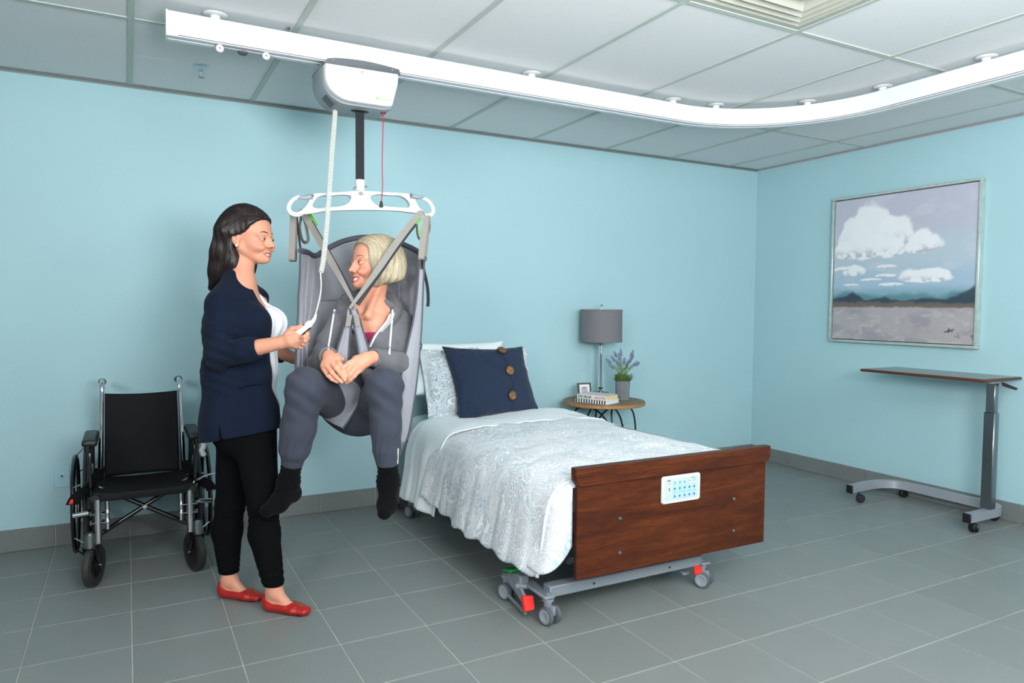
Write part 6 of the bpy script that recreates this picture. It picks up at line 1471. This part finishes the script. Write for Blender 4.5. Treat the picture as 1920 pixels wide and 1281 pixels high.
# ---- magenta top, trousers, socks
M['joggers'] = mat('slate_jersey', '3b3f4b', .95, spec=.25, sheen=.06, bump=(260, .0006, (1, 1, .3)))
FT = Field((-4.28, -1.86, .50), (-3.42, -.98, 1.12), .0042)
FT.cone(pwai+(ppel-pwai)*.3, ppel, .104, .122, .04, flat=(pl2, .70)); FT.ell(ppel-Z3*.02-pf*.02, (.125, .125, .105), .03)
for hp, kn, an, rs in ((phR, pkR, paR, (.090, .074, .066, .062)), (phL, pkL, paL, (.090, .072, .058, .054))):
    FT.chain([hp, kn], rs[:2], .03); m1 = kn+(an-kn)*.42; m2 = kn+(an-kn)*.64; FT.chain([kn, m1, m2], [rs[1]-.003, rs[2], rs[3]], .02)
    c1 = kn+(an-kn)*.70; c2 = kn+(an-kn)*.83; FT.chain([kn+(an-kn)*.66, c1, c2], [.052, .047, .041], .006)
def tf(X, Y, Z):
    n = noise3(X, Y, Z, 38, 14)*.0035
    for kn, an in ((pkR, paR), (pkL, paL)):
        c = kn+(an-kn)*.60; dx, dy, dz = X-c[0], Y-c[1], Z-c[2]; r = np.sqrt(dx*dx+dy*dy+dz*dz); a = np.arctan2(dx, dy); n = n+np.exp(-(r/.075)**2)*.0028*np.sin(a*13+dz*60)
        dx, dy, dz = X-kn[0], Y-kn[1], Z-kn[2]; r = np.sqrt(dx*dx+dy*dy+dz*dz); n = n+np.exp(-((r-.09)/.05)**2)*.0030*np.sin(dx*70+dz*90)
    return n
FT.op(tf, FT.lo, FT.lo+FT.h*FT.n, 1, 'disp', 0)
for kn, an in ((pkR, paR), (pkL, paL)): c = kn+(an-kn)*.825; d = nrm(an-kn); FT.plane(c, d, .003, box=(c-.08, c+.08))
FT.build('joggers', M['joggers'], pat)
Q = FT.snap([at(746.5-q*.05, 841+q*1.9, 2.70) for q in range(16)], None, .0008, .25, 300); MB().tube(Q, .0022, 6).build('white_piping', M['sheet'], pat)
M['sock'] = mat('black_sock', '0a0a0c', .95, spec=.12, sheen=.03, bump=(150, .0015, (1, 1, .1)))
for an, kn, ft, nm in ((paR, pkR, ftR, 0), (paL, pkL, ftL, 1)):
    allp = np.array([an, ft[0], ft[1], ft[2], kn+(an-kn)*.8]); FS = Field(allp.min(0)-.06, allp.max(0)+.06, .0032)
    top_ = kn+(an-kn)*.80; FS.chain([top_, an], [.0405, .039], .01); FS.chain([an, ft[0]], [.0375, .033], .02); FS.chain([an, ft[1], ft[2]], [.036, .031, .025], .02, flat=(np.cross(nrm(ft[2]-ft[0]), pf) if 0 else ir, .92)); FS.chain([ft[0], ft[1]], [.031, .031], .02)
    ax = nrm(an-top_); FS.op(lambda X, Y, Z: .0016*np.sin(((X-an[0])*ax[0]+(Y-an[1])*ax[1]+(Z-an[2])*ax[2])*330)*np.clip(((Z-ft[0][2])-.02)*30, 0, 1)+noise3(X, Y, Z, 60, 3)*.0012, FS.lo, FS.lo+FS.h*FS.n, 1, 'disp', 0)
    FS.build('sock', M['sock'], pat)
M['magenta'] = mat('magenta_top', 'a3245a', .8)
FM = Field(pche-.2, pche+.2, .0042); pt_torso(FM, -.002); FM.plane(at(690, 622, 3.1), (0, 0, 1), .01); FM.plane(pwai, (0, 0, -1))
FM.build('vest_top', M['magenta'], pat)
# ---- hoodie
M['hoodie'] = mat('grey_marl_jersey', '68696d', .95, spec=.3, sheen=.1, bump=(240, .0008), var=(220, .10)); M['hood_in'] = mat('pale_marl_lining', 'a3a4a8', .95, var=(200, .08))
FC = Field((-4.10, -1.66, .86), (-3.38, -.98, 1.38), .0042)
pt_torso(FC, .012, .035); FC.cone(pwai, ppel, .108, .118, .03, flat=(pl2, .72))
FC.chain([pshR, (pshR+pelR)/2, pelR], [.050, .052, .050], .018); FC.chain([pelR, pelR+(pwrR-pelR)*.55, pwrR], [.050, .045, .037], .015)
FC.chain([pshL, (pshL+pelL)/2, pelL], [.050, .054, .052], .018); FC.chain([pelL, pelL+(pwrL-pelL)*.55, pwrL], [.052, .047, .037], .015)
FC.cone(pneck1-pf*.02, pshR, .044, .044, .025); FC.cone(pneck1-pf*.02, pshL, .044, .044, .025)
hood = W_((668, 618, 3.055), (651, 598, 3.06), (641, 578, 3.11), (650, 562, 3.20), (685, 552, 3.27), (722, 556, 3.27), (742, 572, 3.20), (738, 592, 3.10), (722, 612, 3.065))
FC.chain(spl(hood, 20), [.020+.008*math.sin(PI*t) for t in np.linspace(0, 1, 20)], .012)
def hf(X, Y, Z):
    n = noise3(X, Y, Z, 36, 24)*.0035
    for e in (pelR, pelL):
        dx, dy, dz = X-e[0], Y-e[1], Z-e[2]; r = np.sqrt(dx*dx+dy*dy+dz*dz); n = n+np.exp(-(r/.10)**2)*.0036*np.sin(dz*110+dx*60)
    return n
FC.op(hf, FC.lo, FC.lo+FC.h*FC.n, 1, 'disp', 0)
vb = at(690, 652, 3.06)
def vop(X, Y, Z):
    dx, dy = X-vb[0], Y-vb[1]; l = dx*pl2[0]+dy*pl2[1]; f = dx*pf[0]+dy*pf[1]; w_ = np.clip((Z-vb[2])*.66, 0, .078); return np.maximum(np.abs(l-.0)-w_, -f-.09)
FC.op(vop, FC.lo, FC.lo+FC.h*FC.n, .004, 'sub', 0)
FC.cone(pneck0, pneck1-Z3*.01, .058, .062, .004, 'sub')
for el, wr in ((pelR, pwrR), (pelL, pwrL)): d = nrm(wr-el); c = wr-d*.004; FC.plane(c, d, .003, box=(c-.045, c+.045)); FC.cone(wr-d*.03, wr+d*.05, .0265, .0285, .003, 'sub')
FC.build('hoodie', M['hoodie'], pat)
def line_on(FF, L, off): return FF.snap(spl([at(*q) for q in L], 16), None, off, .25, 300)
for L in ([(652, 592, 2.98), (656, 604, 2.98), (664, 618, 2.98), (674, 634, 2.98), (684, 650, 2.98)], [(731, 590, 2.98), (726, 602, 2.98), (716, 614, 2.98), (704, 630, 2.98), (694, 650, 2.98)]):
    Q = line_on(FC, L, .001); mb = MB(); mb.tube(spl(Q, 14), .0042, 8); mb.build('white_zip_tape', M['sheet'], pat)
for L in ([(737, 586, 2.98), (731, 600, 2.98), (722, 611, 2.98), (712, 622, 2.98)],):
    Q = line_on(FC, L, .0012); MB().tube(Q, 0, flat=(.011, .0012, ir)).build('hood_lining', M['hood_in'], pat, smooth=180)
for L in ([(627, 582, 2.98), (624, 600, 2.95), (620, 625, 2.95), (616, 650, 2.93), (617, 661, 2.90)], [(736, 582, 3.0), (735, 600, 3.0), (733, 625, 3.0), (731, 650, 3.0), (730, 664, 3.0)]):
    Q = line_on(FC, L, .004); MB().tube(spl(Q, 20), .0042, 8).build('drawstring', M['sheet'], pat)
Q = line_on(FC, [(690, 655, 2.98), (692, 680, 2.98), (693, 700, 2.98), (694, 720, 2.98), (696, 738, 2.98)], .001); MB().tube(Q, .0025, 6).build('zip', M['steel'], pat)

# ================================================================ sling
slg = thing('lift_sling', 'grey mesh patient sling hung by webbing straps from the white spreader bar', 'sling', at(680, 760, 3.3))
def meshmat(name, c1, c2):
    m = mat(name, c1, .75, sheen=.15); N, L, I = nodes_of(m); tc = N.new('ShaderNodeTexCoord'); v = N.new('ShaderNodeTexVoronoi'); v.inputs['Scale'].default_value = 260; L.new(tc.outputs['Object'], v.inputs[0])
    r = ramp(N, [(.15, c2), (.45, c1)]); L.new(v.outputs['Distance'], r.inputs[0]); L.new(r.outputs[0], I['Base Color'])
    b = N.new('ShaderNodeBump'); b.inputs['Distance'].default_value = .001; L.new(v.outputs['Distance'], b.inputs['Height']); L.new(b.outputs[0], I['Normal']); return m
M['mesh_g'] = meshmat('sling_mesh', '9fa1a9', '777a82'); M['sling_s'] = mat('sling_satin', '8e9098', .65, sheen=.1, bump=(16, .006)); M['edge_d'] = mat('sling_binding', '4d4f58', .7); M['web'] = mat('grey_webbing', '8b8883', .8, bump=(420, .0006, (1, 1, .3))); M['web_d'] = mat('dark_webbing', '33343a', .8); M['grn'] = mat('green_size_tape', '5fae35', .6)
G = [[(563, 470, 3.09), (578, 474, 3.19), (592, 480, 3.27), (613, 467, 3.35), (645, 452, 3.42), (685, 445, 3.45), (730, 450, 3.43), (765, 462, 3.36), (790, 476, 3.26), (796, 486, 3.14)],
     [(562, 520, 3.06), (574, 522, 3.14), (590, 524, 3.22), (612, 520, 3.34), (645, 515, 3.41), (685, 512, 3.44), (730, 515, 3.42), (762, 525, 3.33), (784, 530, 3.24), (793, 540, 3.13)],
     [(559, 580, 3.03), (570, 582, 3.08), (585, 585, 3.15), (610, 585, 3.28), (645, 585, 3.36), (688, 585, 3.40), (730, 585, 3.37), (760, 590, 3.28), (780, 592, 3.19), (787, 600, 3.11)],
     [(556, 640, 3.00), (566, 641, 3.04), (578, 642, 3.09), (602, 650, 3.20), (640, 655, 3.31), (685, 655, 3.35), (725, 655, 3.31), (755, 655, 3.22), (774, 655, 3.14), (782, 660, 3.08)],
     [(554, 692, 2.98), (564, 693, 3.03), (580, 696, 3.09), (604, 705, 3.18), (640, 715, 3.27), (685, 720, 3.29), (722, 715, 3.26), (752, 710, 3.18), (768, 705, 3.10), (776, 705, 3.05)]]
Gw = np.array([[at(*q) for q in r] for r in G]); S = cr2(Gw, 60, 90)
k_ = np.arange(90)/89.; amp = np.exp(-((k_-.12)/.14)**2)+np.exp(-((k_-.90)/.12)**2)
wav = (amp*.015*np.sin(k_*95+.6*np.sin(k_*20)))[None, :]*np.linspace(.5, 1, 60)[:, None]+(fbm(np.linspace(0, 5, 60)[:, None]*np.ones(90), np.linspace(0, 9, 90)[None]*np.ones((60, 1)), 4)-.5)*.018
S = S+ib*wav[..., None]
MB().grid(S, .004).build('back_panel', M['mesh_g'], slg, smooth=180)
MB().tube(S[0], .0125, 10).build('top_binding', M['edge_d'], slg)
for j in (0, 89): MB().tube(S[:, j], .0045, 6).build('side_binding', M['edge_d'], slg)
# darker padded head section
P_ = S[2:26, 26:66]+ib*.004; MB().grid(P_, .002).build('head_section', M['sling_s'], slg, smooth=180)
def flap(name, rows, m, th=.004, n1=40, n2=14, seed=1, amp_=.006, edge=None):
    g = np.array([[at(*q) for q in r] for r in rows]); s_ = cr2(g, n1, n2); uu = np.linspace(0, 4, n1)[:, None]*np.ones(n2); vv = np.linspace(0, 3, n2)[None]*np.ones((n1, 1))
    s_ = s_+ib*((fbm(uu, vv*2, seed)-.5)*amp_)[..., None]; o = MB().grid(s_, th).build(name, m, slg, smooth=180)
    if edge:
        for j in edge: MB().tube(s_[:, j], .0042, 6).build('flap_binding', M['edge_d'], slg)
    return s_
# her left side panel running down to the leg
flap('leg_flap', [[(786, 505, 3.12), (790, 505, 3.12), (795, 505, 3.13)], [(782, 550, 3.10), (788, 550, 3.10), (793, 550, 3.11)], [(775, 600, 3.07), (784, 600, 3.07), (791, 600, 3.09)], [(766, 640, 3.02), (778, 640, 3.03), (788, 645, 3.05)], [(755, 690, 2.98), (768, 695, 2.98), (783, 700, 3.02)], [(750, 740, 2.96), (762, 745, 2.96), (777, 750, 2.99)], [(748, 790, 2.96), (757, 795, 2.96), (770, 795, 2.98)], [(750, 825, 2.97), (754, 832, 2.97), (763, 825, 2.98)]], M['sling_s'], seed=3, edge=(0, 13))
# crossing leg straps that come up between the thighs
flap('leg_flap', [[(651, 580, 2.97), (657, 578, 2.97), (662, 580, 2.97)], [(645, 612, 2.95), (652, 612, 2.95), (659, 612, 2.95)], [(634, 650, 2.90), (644, 652, 2.90), (654, 655, 2.91)], [(624, 690, 2.86), (640, 695, 2.87), (656, 700, 2.90)], [(610, 725, 2.90), (640, 735, 2.90), (678, 730, 2.94)], [(594, 750, 2.95), (636, 766, 2.94), (674, 754, 2.98)], [(587, 765, 2.99), (622, 783, 2.965), (657, 784, 2.985)], [(599, 778, 3.01), (618, 792, 2.99), (643, 804, 2.99)]], M['sling_s'], th=.005, n1=60, n2=26, seed=5, amp_=.014, edge=(0, 25))
flap('leg_flap', [[(657, 580, 2.965), (663, 578, 2.965), (669, 580, 2.965)], [(664, 612, 2.94), (671, 612, 2.94), (678, 612, 2.95)], [(671, 650, 2.90), (680, 650, 2.90), (689, 650, 2.92)], [(676, 690, 2.90), (688, 690, 2.90), (700, 690, 2.93)], [(684, 730, 2.96), (698, 730, 2.95), (708, 725, 2.97)], [(694, 770, 3.0), (704, 770, 2.98), (712, 765, 3.0)]], M['sling_s'], th=.005, seed=8, edge=(0, 13))
# webbing
HW = .0140-.0085*np.clip((np.linspace(0, 1, 30)-.72)/.28, 0, 1)
def strap(name, L, hw, m=None, wd=None, th=.0012, n=24):
    P = spl([at(*q) for q in L], n); w_ = ir if wd is None else wd
    return MB().tube(P, 0, flat=(hw, th, w_)).build(name, m or M['web'], slg, smooth=30)
hl, hr_ = (558, 400), (796, 402)
strap('shoulder_strap', [(560, 397, 3.12), (566, 398, 3.11), (578, 415, 3.10), (605, 462, 3.06), (635, 515, 3.01), (668, 577, 2.955)], HW, wd=nrm(ir*.85+iu*.5), n=30)
strap('shoulder_strap', [(574, 404, 3.118), (580, 415, 3.112), (607, 462, 3.072), (637, 515, 3.022), (660, 558, 2.98)], .0142, M['web_d'], wd=nrm(ir*.85+iu*.5), n=26)
strap('size_tape', [(574, 399.5, 3.116), (582.5, 411, 3.112), (590.5, 425, 3.108)], .0150, M['grn'], wd=nrm(ir*.85+iu*.5), n=8)
strap('shoulder_strap', [(796, 400, 3.12), (788, 400, 3.11), (774, 415, 3.10), (740, 460, 3.05), (700, 518, 2.99), (656, 578, 2.945)], HW, wd=nrm(ir*.82-iu*.57), n=30)
strap('shoulder_strap', [(786, 407, 3.118), (776, 419, 3.112), (742, 464, 3.065), (702, 522, 3.005), (668, 570, 2.965)], .0142, M['web_d'], wd=nrm(ir*.82-iu*.57), n=26)
strap('size_tape', [(786, 406, 3.116), (776.5, 418, 3.113), (768, 430, 3.11)], .0150, M['grn'], wd=nrm(ir*.82-iu*.57), n=8)
strap('hanging_loop', [(550, 400, 3.115), (548.5, 430, 3.10), (547, 465, 3.10), (547, 486, 3.10), (549, 489, 3.125), (551, 486, 3.145), (552, 440, 3.14), (553, 402, 3.13)], .0135)
strap('hanging_loop', [(566, 404, 3.14), (562, 425, 3.14), (565, 445, 3.15), (569, 453, 3.15), (575, 454, 3.14), (578, 447, 3.13), (574, 425, 3.12), (570, 408, 3.12)], .0110, wd=nrm(ir*.7+ib*.7))
strap('hanging_strap', [(556, 403, 3.135), (559, 430, 3.13), (562, 455, 3.11), (564, 474, 3.09)], .0085, M['web_d'], wd=nrm(ir*.6+ib*.8))
strap('hanging_loop', [(799, 404, 3.115), (796, 430, 3.10), (792, 455, 3.10), (790, 483, 3.10), (792, 486, 3.12), (795, 483, 3.14), (799, 440, 3.14), (802, 405, 3.13)], .0130)
strap('hanging_loop', [(804, 404, 3.14), (806, 425, 3.15), (803, 440, 3.15), (796, 449, 3.15), (788, 449, 3.14), (783, 440, 3.14), (782, 420, 3.13), (787, 412, 3.13)], .0120, wd=nrm(ir*.45+ib*.9))
strap('size_tape', [(786.5, 427, 3.085), (787.5, 440, 3.09)], .0035, M['grn'], n=4)
strap('hanging_strap', [(792, 484, 3.16), (793, 500, 3.15), (801, 535, 3.16), (803, 562, 3.17), (802, 575, 3.17)], .0080, M['web_d'], wd=nrm(ir*.8+ib*.5), n=16)
strap('hanging_strap', [(780, 640, 3.09), (788, 644, 3.10), (791, 650, 3.12), (785, 662, 3.10), (778, 668, 3.09)], .010, M['web_d'], wd=ib, n=16)
MB().box(at(776, 728, 3.035), (.022, .012, .02), .003).build('strap_buckle', M['black_pl'], slg)
for (a, b) in (((656, 590, 2.94), (652, 612, 2.93)), ((668, 590, 2.935), (671, 612, 2.93))): strap('strap_end', [a, ((a[0]+b[0])/2, (a[1]+b[1])/2, a[2]), b], .0105, n=5)
